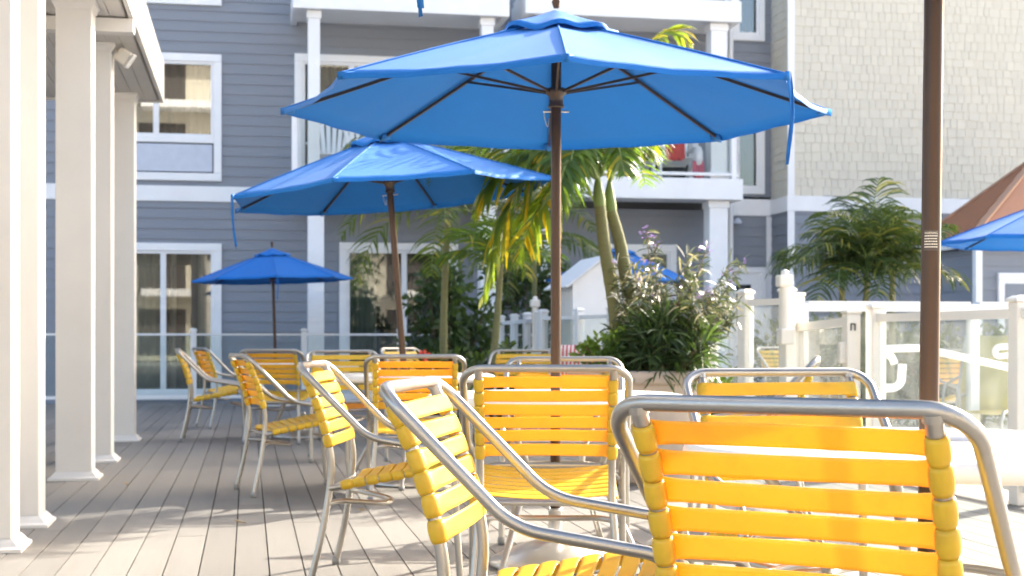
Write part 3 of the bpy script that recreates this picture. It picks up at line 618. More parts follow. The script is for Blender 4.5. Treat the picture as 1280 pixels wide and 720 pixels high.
# ================================================================== PATIO CHAIR
def strap_profile(xo, r, inward=0.0):
    pass
TR = 0.0137       # tube radius
def post_path():
    return bez([(0, -.318, .838), (0, -.272, .742), (0, -.226, .612), (0, -.200, .49), (0, -.203, .385), (0, -.232, .20), (0, -.275, .012)], 10)
def make_chair():
    root = empty('patio_chair', (0, 0, 0)); hx = .287; px = .231
    # continuous tube: arm, top rail, arm
    side = lambda s: [(s * hx, .287, .44), (s * hx, .262, .523), (s * hx, -.045, .572), (s * hx, -.32, .85)]
    L_ = side(-1); R_ = list(reversed(side(1)))
    m = MB(); m.tube(fillet(L_ + R_, [.075, .19, .072, .072, .19, .075], 9), TR, 14, caps=False); m.build('arm_frame', M['alu'], root)
    for s in (-1, 1):
        m = MB(); m.tube([(s * hx, .287, .44), (s * (hx + .002), .297, .22), (s * (hx + .004), .312, .012)], TR * .98, 12); l = m.build('leg', M['alu'], root)
        m = MB(); m.lathe([(.0, 0), (.017, 0), (.018, .02), (.0155, .035), (0, .035)], 12, (s * (hx + .004), .313, 0)); m.build('foot', M['cap'], l)
        pth = [Vector((s * px + (s * .03 * max(0, .38 - p.z) / .38), p.y, p.z)) for p in post_path()]
        k = next(i for i, p in enumerate(pth) if p.z < .43)
        m = MB(); m.tube(pth[:k + 1], TR, 12); m.tube([(s * px, -.3195, .845), (s * px, -.3165, .833)], TR * 1.22, 12); m.build('back_post', M['alu'], root)
        m = MB(); m.tube(pth[k:], TR, 12); l = m.build('leg', M['alu'], root)
        m = MB(); m.lathe([(.0, 0), (.017, 0), (.018, .02), (.0155, .035), (0, .035)], 12, (pth[-1].x, pth[-1].y - .001, 0)); m.build('foot', M['cap'], l)
    # straps: a band over the front of both posts, wrapped round each
    def strap(mb, xs, cy, nrm, wdir, c0, width, sag, bulge=.0022, seed=0):
        """xs: half distance between tubes; c0: centre point (x=0) on tube axis; nrm: outward normal of the front face; wdir: along the tube"""
        rg = random.Random(seed); rows = []; nw = 7; rot = rg.uniform(-.06, .06); tuck = rg.uniform(-.25, .25); width *= rg.uniform(.95, 1.0); bulge *= rg.uniform(.8, 1.35); c0 = Vector(c0) + wdir * rg.uniform(-.0012, .0012)
        for j in range(nw):
            w = (j / (nw - 1) - .5) * 2; rr = TR + .0022 + bulge * (1 - w * w) ** 1.0 + (-.0012 if abs(w) > .99 else 0)
            prof = []
            for k in range(15):                        # wrap: from the inner back round the outside to the front
                a = R(-150 + tuck * 20) + (R(90) - R(-150)) * k / 14
                # angle measured from +x(inner) ... build for left tube: inner=+x ; start behind, go round outer (-x), end on front (nrm)
                ang = R(52) - (R(322)) * k / 14
                prof.append((-xs + rr * math.cos(ang), rr * math.sin(ang)))
            flat = []
            for k in range(1, 12):
                t = k / 12; rf_ = TR + .0022 + (rr - TR - .0022) * max(.18, 1 - 6 * min(t, 1 - t)); flat.append((-xs + 2 * xs * t, rf_ - sag * math.sin(math.pi * t) - .0016 * math.sin(math.pi * t) * (1 - w * w)))
            full = prof + flat + [(-a_, b_) for a_, b_ in reversed(prof)]
            row = []
            for (u, n_) in full:
                e_ = min(1, max(0, (xs - .006 - abs(u)) / .035)); e_ = e_ * e_ * (3 - 2 * e_); row.append(Vector(c0) + Vector((u, 0, 0)) + nrm * n_ + wdir * (w * width / 2 * (1 - .13 * e_) + rot * u * .1))
            rows.append(row)
        mb.grid(rows)
    P = post_path(); cum = [0]
    for a, b_ in zip(P, P[1:]): cum.append(cum[-1] + (b_ - a).length)
    def onpath(s):
        for i in range(len(P) - 1):
            if cum[i + 1] >= s:
                t = (s - cum[i]) / (cum[i + 1] - cum[i]); return P[i].lerp(P[i + 1], t), (P[i + 1] - P[i]).normalized()
    m = MB()
    for i in range(6):
        c, t = onpath(.050 + i * .0505); nrm = Vector((0, -t.z, t.y)).normalized()
        if nrm.y < 0: nrm = -nrm
        strap(m, px, 0, nrm, t, c, .0492, -.004 + .009 * math.sin(i), seed=i)
    m.build('backrest', M['strap'], root, solid=.0018)
    # seat
    sp0 = Vector((0, -.165, .383)); sp1 = Vector((0, .262, .462)); t = (sp1 - sp0).normalized(); nrm = Vector((0, -t.z, t.y)); sx = .236
    m = MB()
    seatpts = fillet([(-sx, -.205, .372), (-sx, .275, .4645), (sx, .275, .4645), (sx, -.205, .372)], .05, 7)
    m.tube(seatpts, TR * .92, 12); m.tube([(-hx, .291, .405), (-sx, .255, .455)], .008, 8); m.tube([(hx, .291, .405), (sx, .255, .455)], .008, 8)
    m.tube([(-sx, -.19, .374), (sx, -.19, .374)], .0105, 10); m.build('seat_frame', M['alu'], root)
    m = MB(); n = 8; ln = (sp1 - sp0).length
    for i in range(n):
        c = sp0 + t * ((i + .5) * (ln - .03) / n + .005); strap(m, sx, 0, nrm, t, c, ln / n * .90, .016, seed=20 + i)
    m.build('seat', M['strap'], root, solid=.0018)
    m = MB(); m.tube(bez([(-px - .012, -.212, .315), (-px + .05, -.16, .318), (-.08, -.02, .30), (.08, -.02, .30), (px - .05, -.16, .318), (px + .012, -.212, .315)], 7), .0105, 10)
    m.tube(bez([(-hx, .292, .33), (-.15, .20, .345), (0, .17, .35), (.15, .20, .345), (hx, .292, .33)], 6), .0095, 10)
    m.build('stretcher', M['alu'], root)
    return root
chair0 = make_chair(); used = [False]
def place_chair(px, d, phi, label, group):
    o = chair0 if not used[0] else copy_tree(chair0); used[0] = True
    rz = -(YAW + R(phi)); rail = floor_at(px, d); off = Matrix.Rotation(rz, 3, 'Z') @ Vector((0, -.32, 0))
    o.location = rail - off; o.rotation_euler = (0, 0, rz); tag(o, label, 'chair', group); return o
GA = 'yellow strap chairs on the deck'; GB = 'yellow strap chairs by the pool'
chairs = [
 (972, 2.13, 31, 'largest yellow strap chair, nearest the camera, seen from behind beside the thick pole'),
 (514, 3.17, 99, 'yellow strap chair side-on in the foreground, its long metal arms reaching right'),
 (391, 5.75, 94, 'side-on yellow strap chair with a sunlit back, left of the foreground armchair'),
 (682, 4.87, 2, 'yellow strap chair with its back to us directly below the largest umbrella'),
 (969, 4.3, 172, 'yellow strap chair facing us just beyond the largest chair'),
 (519, 8.25, -4, 'yellow strap chair with its back to us at the leaning umbrella pole'),
 (705, 7.2, 182, 'yellow strap chair facing us across the table below the largest umbrella'),
 (297, 8.75, 68, 'yellow strap chair side-on on the left, its amber back turned from us'),
 (337, 12.8, 8, 'dull yellow strap chair seen from behind below the smallest umbrella pole'),
 (222, 13.4, 80, 'leftmost yellow strap chair, side-on beside the farthest porch column'),
 (249, 15.2, 62, 'small distant yellow chair just behind the leftmost chair'),
 (427, 11.6, 168, 'pale yellow strap chair facing us behind the side-on sunlit chair'),
 (498, 15.0, 130, 'distant chair showing only its rail behind the leaning umbrella pole'),
 (655, 12.5, 196, 'distant yellow chair in front of the close set white posts'),
 (716, 12.6, 12, 'distant yellow chair carrying the striped towel by the pot'),
 (1022, 7.3, -78, 'yellow chair seen edge-on at the open gate'),
]
CH_ = [place_chair(*c, GA) for c in chairs]
def shadow_banded():  # greenish band painted into the strap colour for a pole's shadow
    m = M['strap'].copy(); m.name = 'yellow_strap_with_painted_shadow_band'; nt = m.node_tree; N = nt.nodes; L = nt.links
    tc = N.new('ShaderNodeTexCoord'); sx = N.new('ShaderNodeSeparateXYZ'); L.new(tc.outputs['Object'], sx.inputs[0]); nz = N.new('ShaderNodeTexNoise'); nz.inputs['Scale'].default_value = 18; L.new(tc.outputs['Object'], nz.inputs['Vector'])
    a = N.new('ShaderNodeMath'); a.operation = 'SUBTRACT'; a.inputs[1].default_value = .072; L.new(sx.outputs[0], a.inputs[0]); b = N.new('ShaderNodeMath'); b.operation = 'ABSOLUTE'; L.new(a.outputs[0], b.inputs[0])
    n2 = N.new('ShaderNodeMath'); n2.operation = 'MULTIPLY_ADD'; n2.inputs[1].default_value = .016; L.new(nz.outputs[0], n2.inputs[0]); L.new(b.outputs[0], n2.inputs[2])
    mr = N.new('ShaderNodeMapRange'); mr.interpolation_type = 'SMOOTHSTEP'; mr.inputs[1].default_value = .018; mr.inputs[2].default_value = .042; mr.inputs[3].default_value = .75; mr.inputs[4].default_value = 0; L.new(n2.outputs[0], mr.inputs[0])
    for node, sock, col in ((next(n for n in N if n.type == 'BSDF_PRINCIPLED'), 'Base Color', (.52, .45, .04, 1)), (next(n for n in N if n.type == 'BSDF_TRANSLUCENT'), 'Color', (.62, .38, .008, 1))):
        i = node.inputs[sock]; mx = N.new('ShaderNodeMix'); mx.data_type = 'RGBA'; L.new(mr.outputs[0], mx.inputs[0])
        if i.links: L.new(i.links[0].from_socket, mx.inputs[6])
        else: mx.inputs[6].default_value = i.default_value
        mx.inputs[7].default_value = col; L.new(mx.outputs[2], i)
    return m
for ch in CH_[1].children: pass
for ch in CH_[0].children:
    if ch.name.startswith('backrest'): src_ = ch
src_.data = src_.data.copy(); src_.data.materials.clear(); src_.data.materials.append(shadow_banded())
for c in ((1188, 13.2, 165, 'yellow strap chair behind the glass fence beside the sloping handrail'), (968, 16.5, 150, 'dark yellow chair seen through glass left of the gate latch')):
    o = place_chair(*c, GB)
# pale high back sling chair by the pool
sl = tag(empty('sling_chair', floor_at(1232, 12.3), -(YAW + R(215))), 'pale yellow high backed sling lounge chair behind the glass fence', 'chair')
for s in (-1, 1):
    m = MB(); m.tube(fillet([(s * .3, .62, .0), (s * .3, .55, .36), (s * .3, -.12, .30), (s * .3, -.42, .98)], [.1, .12], 6), .014, 10); m.build('side_frame', M['alu'], sl)
    m = MB(); m.tube(fillet([(s * .31, -.27, .62), (s * .31, .15, .55), (s * .31, .30, .0)], [.08], 6), .013, 10); m.build('armrest', M['alu'], sl)
    m = MB(); m.tube([(s * .3, -.10, .30), (s * .3, -.34, 0)], .013, 10); m.build('leg', M['alu'], sl)
m = MB(); m.grid([[(-.29, -.12 - .30 * t, .31 + .68 * t), (0, -.135 - .30 * t, .30 + .68 * t), (.29, -.12 - .30 * t, .31 + .68 * t)] for t in [i / 8 for i in range(9)]]); m.build('backrest', M['sling'], sl, solid=.004)
m = MB(); m.grid([[(-.29, -.12 + .68 * t, .31 + .06 * t), (0, -.12 + .68 * t, .29 + .06 * t), (.29, -.12 + .68 * t, .31 + .06 * t)] for t in [i / 8 for i in range(9)]]); m.build('seat', M['sling'], sl, solid=.004)
# striped towel over the distant chair
tw = MB(); rows = []
for i in range(13):
    t = i / 12; 
    if t < .45: y, z = .022, .60 + .25 * t / .45
    elif t < .55: a = (t - .45) / .1 * math.pi; y, z = .022 * math.cos(a), .856 + .022 * math.sin(a)
    else: y, z = -.022 - .05 * (t - .55), .85 - .32 * (t - .55) / .45
    rows.append([(-.17 + .34 * j / 8, y + .004 * math.sin(j * 1.3), z) for j in range(9)])
tw.grid(rows); o = tw.build('striped_towel', M['stripe'], solid=.006); o.location = floor_at(714, 12.6, .02); o.rotation_euler = (0, 0, -(YAW + R(12))); tag(o, 'red and white striped towel draped over a distant chair by the pot', 'towel')

# ================================================================== TABLES and BASES
def make_table():
    root = empty('patio_table', (0, 0, 0)); r = .545
    m = MB(); m.lathe([(.026, .698), (.026, .7205), (r - .03, .7205), (r - .014, .717), (r - .004, .708), (r, .697), (r - .002, .682), (r - .012, .675), (r - .03, .674), (r - .034, .698), (.026, .698)], 72); m.build('table_top', M['tabletop'], root)
    for k in range(4):
        a = R(45 + 90 * k); c, s = math.cos(a), math.sin(a)
        m = MB(); m.tube(fillet([(c * .50, s * .50, .685), (c * .40, s * .40, .675), (c * .20, s * .20, .42), (c * .42, s * .42, .012)], [.05, .12], 7), .0135, 12); l = m.build('leg', M['alu'], root)
        m = MB(); m.lathe([(0, 0), (.018, 0), (.018, .025), (0, .025)], 12, (c * .422, s * .422, 0)); m.build('foot', M['cap'], l)
    m = MB(); m.tube([(.215 * math.cos(a / 36 * 2 * math.pi), .215 * math.sin(a / 36 * 2 * math.pi), .41) for a in range(37)], .011, 10, caps=False)
    m.tube([(.03 * math.cos(a / 16 * 2 * math.pi), .03 * math.sin(a / 16 * 2 * math.pi), .41) for a in range(17)], .006, 8, caps=False); m.build('ring_brace', M['alu'], root)
    return root
def make_base():
    root = empty('umbrella_base', (0, 0, 0))
    m = MB(); m.lathe([(0, .0), (.275, .0), (.28, .012), (.27, .03), (.235, .045), (.225, .055), (.15, .085), (.07, .105), (.045, .11), (0, .11)], 56); m.build('dish', M['dish'], root)
    m = MB(); m.lathe([(.0245, .10), (.034, .10), (.036, .115), (.029, .125), (.028, .22), (.031, .225), (.031, .24), (.0245, .24), (.0245, .10)], 28); c = m.build('collar', M['dish'], root)
    m = MB(); m.tube([(.025, 0, .18), (.06, 0, .18)], .006, 8); m.lathe([(0, 0), (.014, 0), (.014, .01), (0, .01)], 12, (.06, 0, .175)); m.build('thumb_screw', M['dish'], c)
    return root
spots = [(1158, 3.2, 'white round table under the nearest brown pole at the right edge', 'the thick pole at the right edge'), (694, 5.99, 'white round table under the largest blue umbrella', 'the largest umbrella'), (515, 9.35, 'white round table at the leaning umbrella on the left', 'the leaning umbrella'), (378, 13.8, 'white round table among the dull yellow chairs far left', None)]
t0 = make_table(); b0 = make_base()
for i, (px, d, lab, bl) in enumerate(spots):
    o = t0 if i == 0 else copy_tree(t0); o.location = floor_at(px, d); o.rotation_euler = (0, 0, -YAW + R((20, 12, 40, 5)[i])); tag(o, lab, 'table', 'white round patio tables')
    b_ = b0 if i == 0 else copy_tree(b0); b_.location = floor_at(px, d); b_.rotation_euler = (0, 0, R(40 * i)); tag(b_, 'round silver umbrella base under ' + bl if bl else 'round silver umbrella base under the far left table', 'umbrella base', 'umbrella bases')
b_ = copy_tree(b0); b_.location = floor_at(346, 20.3); tag(b_, 'round silver umbrella base under the smallest umbrella near the doors', 'umbrella base', 'umbrella bases')

# ================================================================== UMBRELLAS
def make_umbrella(RU=1.15, zr=1.915, za=2.285, ribbon_k=1, pole_r=.0215, rl=.34):
    root = empty('patio_umbrella', (0, 0, 0))
    m = MB(); m.tube([(0, 0, .12), (0, 0, za + .02)], pole_r, 24); m.build('pole', M['bronze'], root)
    rg = random.Random(int(zr * 1000) + ribbon_k)
    cor = lambda k: R(-90 + 45 * k)
    def surf(k, t, u, r0=0):
        """panel k, radial t 0..1, across u 0..1"""
        a0, a1 = cor(k), cor(k + 1); r = RU * t
        p0 = Vector((math.cos(a0) * r, math.sin(a0) * r, 0)); p1 = Vector((math.cos(a1) * r, math.sin(a1) * r, 0))
        z = za - (za - zr) * (t ** 1.08) ; s = 4 * u * (1 - u)
        p = p0.lerp(p1, u); p *= (1 - .030 * s * t * t); p.z = z - .020 * s * math.sin(math.pi * min(1, t * .62)) + .010 * s * t ** 3 + .003 * math.sin(u * 17 + k * 2.3 + t * 9) * s * t
        return p
    m = MB(); nt, nu = 14, 10
    for k in range(8):
        rows = [[surf(k, .05 + .95 * i / nt, j / nu) for j in range(nu + 1)] for i in range(nt + 1)]
        hem = []
        for j in range(nu + 1):
            p = surf(k, 1, j / nu); q = p.copy(); q.z -= .018; q *= 1; q.x *= .997; q.y *= .997; hem.append(q)
        rows.append(hem); m.grid(rows)
    m.build('canopy', M['fabric'], root)
    m = MB()
    for k in range(8):   # raised seam tape along each rib and pocket at each tip
        pts = [surf(k, t, 0) + Vector((0, 0, .003)) for t in (.16, .4, .6, .8, 1.0)]; m.tube(pts, .004, 6)
        a = cor(k); p = surf(k, 1, 0); q = Vector((math.cos(a), math.sin(a), 0)); tt = Vector((-q.y, q.x, 0))
        m.add([p + q * .012 + Vector((0, 0, .006)), p - q * .05 + tt * .028 + Vector((0, 0, .012)), p - q * .05 - tt * .028 + Vector((0, 0, .012)), p + q * .010 - Vector((0, 0, .024)), p - q * .045 + tt * .024 - Vector((0, 0, .012)), p - q * .045 - tt * .024 - Vector((0, 0, .012))], [(0, 1, 2), (3, 5, 4), (0, 3, 4, 1), (0, 2, 5, 3), (1, 4, 5, 2)], True)
    m.build('seam_tape', M['hem'], root)
    m = MB(); rv = .255 * RU / 1.15
    rows = []
    for i in range(8):
        t = i / 7; row = []
        for j in range(64):
            a = j / 64 * 2 * math.pi; r = .02 + (rv - .02) * t; w = math.cos(8 * (a - R(-90)))
            r2 = r * (1 + .035 * w * t); z = za + .032 - .084 * t ** 1.15 + .010 * t * t * math.cos(8 * (a + R(90)) + math.pi) * -1 + .006 * t * math.sin(5 * a + 1) + .014 * (1 - t) ** 3
            row.append((math.cos(a) * r2, math.sin(a) * r2, z))
        rows.append(row)
    rows.append([(x * .985, y * .985, z - .016) for x, y, z in rows[-1]]); m.grid(rows, True, True); m.build('vent_cap', M['fabric'], root)
    m = MB(); m.lathe([(.012, .06), (.02, .085), (.013, .10), (.024, .115), (.020, .135), (0, .145)], 18, (0, 0, za)); m.build('finial', M['bronze'], root)
    m = MB(); zh = zr + .055
    m.lathe([(.0225, -.045), (.034, -.045), (.034, -.04), (.030, -.03), (.030, .0), (.043, .012), (.045, .03), (.038, .036), (.0225, .036)], 26, (0, 0, zh)); m.build('hub', M['darkbronze'], root)
    m = MB(); m.lathe([(.0225, -.02), (.04, -.02), (.042, .0), (.03, .02), (.0225, .02)], 26, (0, 0, za - .035)); m.build('top_notch', M['darkbronze'], root)
    for k in range(8):
        a = cor(k); c, s = math.cos(a), math.sin(a)
        pts = [surf(k, t, 0) - Vector((0, 0, .016 if t < .97 else .012)) for t in (.035, .25, .5, .75, .975)]
        m = MB()
        for p, q in zip(pts, pts[1:]): m.bar(p, q, .010, .013)
        m.build('rib', M['darkbronze'], root)
        e = surf(k, .47, 0) - Vector((0, 0, .02)); m = MB(); m.bar((c * .04, s * .04, zh + .02), e, .0085, .011); m.build('strut', M['darkbronze'], root)
    m = MB(); m.tube([(-.055, 0, zh - .062), (.055, 0, zh - .062)], .0035, 8)
    m.tube(bez([(-.05, 0, zh - .062), (-.045, .0, zh - .10), (-.035, 0, zh - .125), (-.03, 0, zh - .09)], 6), .002, 6); m.build('pin', M['dish'], root)
    # tie ribbon hanging at one corner
    p = surf(ribbon_k, 1, 0); a = cor(ribbon_k); q = Vector((math.cos(a), math.sin(a), 0)); m = MB()
    for (o_, ln, ph) in ((.0, rl, 0), (.012, rl * .95, 1.4)):
        rows = []
        for i in range(13):
            t = i / 12; c = p + q * (.004 + .012 * math.sin(math.pi * t)) + Vector((-q.y, q.x, 0)) * (o_ + .010 * math.sin(3.2 * t + ph)) + Vector((0, 0, .012 - ln * t)); w = .008
            aa = ph + t * 2.2; wd = Vector((math.cos(aa), math.sin(aa), 0)); rows.append([c - wd * w, c + wd * w])
        m.grid(rows)
    m.build('tie_ribbon', M['hem'], root, solid=.0012)
    return root
def lean(o, base, tx, rot, ty=0.0):
    """stand the umbrella at base, its top leaning tx (radians) to the camera's right"""
    d = (Vector((0, 0, 1)) + RIGHT * tx + FWD * ty).normalized(); q = Vector((0, 0, 1)).rotation_difference(d)
    o.rotation_mode = 'QUATERNION'; o.rotation_quaternion = q @ Quaternion((0, 0, 1), -YAW + rot); o.location = base
GU = 'blue patio umbrellas'
u1 = make_umbrella(ribbon_k=1); lean(u1, floor_at(694, 5.99), .002, 0); tag(u1, 'largest blue octagonal umbrella on a brown pole in the centre', 'umbrella', GU)
u0 = make_umbrella(zr=2.03, za=2.42, ribbon_k=6, rl=.38); lean(u0, floor_at(1156, 3.2), .012, 0); tag(u0, 'nearest umbrella, only its thick brown pole and blue tie ends in view', 'umbrella', GU)
u2 = make_umbrella(RU=1.09, zr=1.91, za=2.29, ribbon_k=7); lean(u2, floor_at(516, 9.35), -.078, R(-13)); tag(u2, 'blue umbrella leaning left on its pole, overlapped by the largest one', 'umbrella', GU)
u3 = make_umbrella(RU=1.13, zr=1.80, za=2.20, ribbon_k=0); lean(u3, floor_at(346, 20.3), -.03, R(12)); tag(u3, 'smallest shaded blue umbrella at the left in front of the glass fence', 'umbrella', GU)
u4 = make_umbrella(RU=1.2, zr=1.90, za=2.34, ribbon_k=4); lean(u4, floor_at(1336, 13.4, -.03), .0, R(-12)); tag(u4, 'blue umbrella cut by the right edge, in front of the brown kiosk roof', 'umbrella', GU)
u5 = make_umbrella(RU=1.02, zr=1.84, za=2.27, ribbon_k=4); lean(u5, floor_at(774, 19.3, -.1), .0, R(15)); tag(u5, 'blue umbrella half hidden behind the palm trunks and the white hut', 'umbrella', GU)
# warning label wrapped on the near pole
def label_on_pole(root, zc, ang, r=.0215):
    def wrap(u, z, e): a = ang + u / r; return Vector((math.cos(a) * (r + e), math.sin(a) * (r + e), z))
    m = MB(); w, h = .017, .046; rows = []
    for z in (zc - h / 2, zc + h / 2): rows.append([wrap(-w + 2 * w * i / 16, z, .0004) for i in range(17)])
    m.grid(rows); lo = m.build('warning_label', M['label'], root)
    cu = bpy.data.curves.new('t', 'FONT'); cu.body = 'WARNING'; cu.size = .0080; cu.align_x = 'CENTER'; to = bpy.data.objects.new('t', cu); COL.objects.link(to)
    bpy.context.view_layer.update(); me = bpy.data.meshes.new_from_object(to.evaluated_get(bpy.context.evaluated_depsgraph_get())); bpy.data.objects.remove(to)
    xs = [v.co.x for v in me.vertices]; sc = (.029) / (max(xs) - min(xs))
    m = MB(); m.add([wrap(v.co.x * sc, zc + .0135 + v.co.y, .0009) for v in me.vertices], [tuple(p.vertices) for p in me.polygons])
    rg = random.Random(5)
    for i in range(5):          # rows too small to read: broken dashes
        u = -.0145; z = zc + .0085 - i * .0062
        while u < .0135:
            l = rg.choice((.0016, .0024, .0034)); e = min(u + l, .0145); m.add([wrap(u, z, .0009), wrap(e, z, .0009), wrap(e, z + .0026, .0009), wrap(u, z + .0026, .0009)], [(0, 1, 2, 3)]); u = e + .0008
    m.build('label_text', M['ink'], lo)
label_on_pole(u0, CH + (HZ - 301) / F * 3.2, R(-90 - 16))

# ================================================================== PLANTS
def frond(mb, stem, base, az, elev, length, droop, ll=.32, n=26, rg=random, twist=0.0, hang=.5, width=.016, start=.14):
    p = Vector(base); d = Vector((math.cos(az) * math.cos(elev), math.sin(az) * math.cos(elev), math.sin(elev))); pts = [p.copy()]; st = length / n; ds = []
    for i in range(n):
        ds.append(d.copy()); p = p + d * st; pts.append(p.copy()); d = (d + Vector((0, 0, -droop * st * (0.5 + i / n)))).normalized()
    ds.append(d.copy())
    stem.tube(pts, [.011 * (1 - .85 * i / n) + .001 for i in range(n + 1)], 6)
    for i in range(int(n * start), n + 1):
        t = i / n; env = (math.sin(math.pi * min(1, (t - start) / (1 - start) * .82 + .14)) ** .7) * ll
        side = ds[i].cross(Vector((0, 0, 1)))
        if side.length < .05: side = Vector((math.sin(az), -math.cos(az), 0))
        side.normalize(); up = side.cross(ds[i]).normalized()
        for s in (-1, 1):
            L_ = env * rg.uniform(.8, 1.12)
            if rg.random() < .05: continue
            v = (side * s * rg.uniform(.8, 1.0) + ds[i] * rg.uniform(.5, .85) + up * rg.uniform(-.05, .35)).normalized()
            q = pts[i].copy(); w = width * rg.uniform(.8, 1.2); wd = v.cross(up)
            wd = (ds[i] * .8 + up * rg.uniform(-.4, .4)).normalized(); rows = []
            for k in range(5):
                tt = k / 4; ww = w * (.55 + 1.2 * tt - 1.72 * tt * tt) if k < 4 else .0008
                rows.append((q - wd * ww, q + wd * ww)); q = q + v * (L_ / 4); v = (v + Vector((0, 0, -hang * (.35 + tt * .9) * rg.uniform(.7, 1.3)))).normalized()
            mb.grid(rows)
def frond_path(mb, stem, pts, ll, rg, hang=.5, width=.018, start=.2):
    P = bez(pts, 12); n = len(P) - 1
    stem.tube(P, [.016 * (1 - .85 * i / n) + .001 for i in range(n + 1)], 6)
    for i in range(int(n * start), n + 1):
        t = i / n; env = (math.sin(math.pi * min(1, (t - start) / (1 - start) * .80 + .16)) ** .7) * ll; d = (P[min(i + 1, n)] - P[max(i - 1, 0)]).normalized()
        side = d.cross(Vector((0, 0, 1)))
        if side.length < .25: side = side + FWD * .5
        side.normalize(); up = side.cross(d).normalized()
        for s in (-1, 1):
            if rg.random() < .04: continue
            v = (side * s * rg.uniform(.7, 1.0) + d * rg.uniform(.5, .9) + up * rg.uniform(-.3, .25)).normalized(); q = P[i].copy(); w = width * rg.uniform(.8, 1.2)
            wd = (d * .8 + up * rg.uniform(-.5, .5)).normalized(); rows = []; L_ = env * rg.uniform(.8, 1.12)
            for k in range(5):
                tt = k / 4; ww = w * (.55 + 1.2 * tt - 1.72 * tt * tt) if k < 4 else .0008
                rows.append((q - wd * ww, q + wd * ww)); q = q + v * (L_ / 4); v = (v + Vector((0, 0, -hang * (.35 + tt * .9) * rg.uniform(.7, 1.3)))).normalized()
            mb.grid(rows)
def trunk(mb, pts, r0, r1):
    P = bez(pts, 14); n = len(P); rr = [(r0 + (r1 - r0) * i / (n - 1)) * (1 + (.05 if i % 4 == 0 else 0)) for i in range(n)]; mb.tube(P, rr, 14)
def palm(name, base, trunks, fr, label, leafm='frond', special=None, cat='palm'):
    root = tag(empty(name, base), label, cat); o = Vector(base)
    m = MB()
    for (pts, r0, r1) in trunks: trunk(m, [Vector(p) - o for p in pts], r0, r1)
    m.build('trunk', M['bark'], root)
    lf, st = MB(), MB()
    for f in fr: f2 = dict(f); f2['base'] = Vector(f['base']) - o; frond(lf, st, **f2)
    for sh in special or []:
        pass
    lf.build('crown', M[leafm], root); st.build('frond_stem', M['greenstem'], root)
    return root
def az_cam(deg):   # degrees: 0 = camera right, 90 = away from camera
    return math.atan2(RIGHT.y, RIGHT.x) + R(deg)
rg = random.Random(11)
# potted palm with two trunks
pc = floor_at(790, 9.75); c1, c2 = at(747, 222, 9.75), at(762, 228, 9.85)
fr = []
for (a, e, l, dr, b) in ((200, 62, 1.0, 1.4, c1), (150, 70, 1.15, 1.3, c1), (40, 62, 1.1, 1.25, c2), (60, 72, 1.2, 1.0, c2), (-70, 55, .9, 2.2, c2), (100, 50, 1.1, 1.6, c1), (185, 45, 1.2, 1.5, c1), (170, 35, 1.3, 1.3, c1), (230, 50, 1.0, 1.8, c1), (250, 66, 1.0, 1.7, c2), (300, 58, .95, 2.0, c2), (125, 40, 1.1, 1.5, c1), (75, 45, 1.0, 2, c2)):
    fr.append(dict(base=b, az=az_cam(a + rg.uniform(-8, 8)), elev=R(e), length=l, droop=dr, ll=.33, n=28, rg=rg, hang=.32, width=.015))
palm1 = palm('potted_palm', floor_at(795, 9.75, .68), [([at(772, 420, 9.75), at(768, 380, 9.75), at(756, 310, 9.75), at(750, 258, 9.75)], .054, .038), ([at(792, 420, 9.85), at(789, 390, 9.85), at(776, 310, 9.85), at(764, 264, 9.85)], .056, .038)], fr, 'tall palm with two slim trunks rising from the large pot beside the central pole')
lf, st = MB(), MB(); o = Vector(palm1.location)
AP = lambda seq: [at(*q) - o for q in seq]
frond_path(lf, st, AP([(744, 222, 9.75), (716, 196, 9.65), (676, 204, 9.55), (642, 248, 9.5), (620, 305, 9.5), (604, 372, 9.5)]), .46, rg, .6, .033)
frond_path(lf, st, AP([(745, 220, 9.8), (722, 205, 9.7), (694, 226, 9.5), (668, 270, 9.4), (648, 320, 9.35)]), .42, rg, .55, .031)
frond_path(lf, st, AP([(744, 222, 9.8), (706, 190, 9.75), (662, 190, 9.7), (622, 218, 9.7), (594, 262, 9.7)]), .44, rg, .6, .031)
frond_path(lf, st, AP([(764, 224, 9.85), (776, 186, 9.85), (794, 172, 9.8), (806, 180, 9.75), (812, 196, 9.7)]), .20, rg, .5, .02, .3)
frond_path(lf, st, AP([(762, 222, 9.85), (778, 140, 9.9), (806, 62, 9.95), (838, 38, 10.0), (862, 52, 10.0)]), .26, rg, .4, .02, .4)
for (a_, b_, c_) in (((750, 258, 9.75), (748, 238, 9.75), c1), ((764, 264, 9.85), (762, 245, 9.85), c2)):
    st.tube(bez([at(*a_) - o, at(*b_) - o, c_ - o + Vector((0, 0, .03))], 6), [.039, .041, .042, .042, .041, .039, .036, .033, .029, .024, .019, .014, .010], 14)
lf.build('yellowing_fronds', M['frond_yellow'], palm1); st.build('frond_stem', M['greenstem'], palm1)
lf, st = MB(), MB()
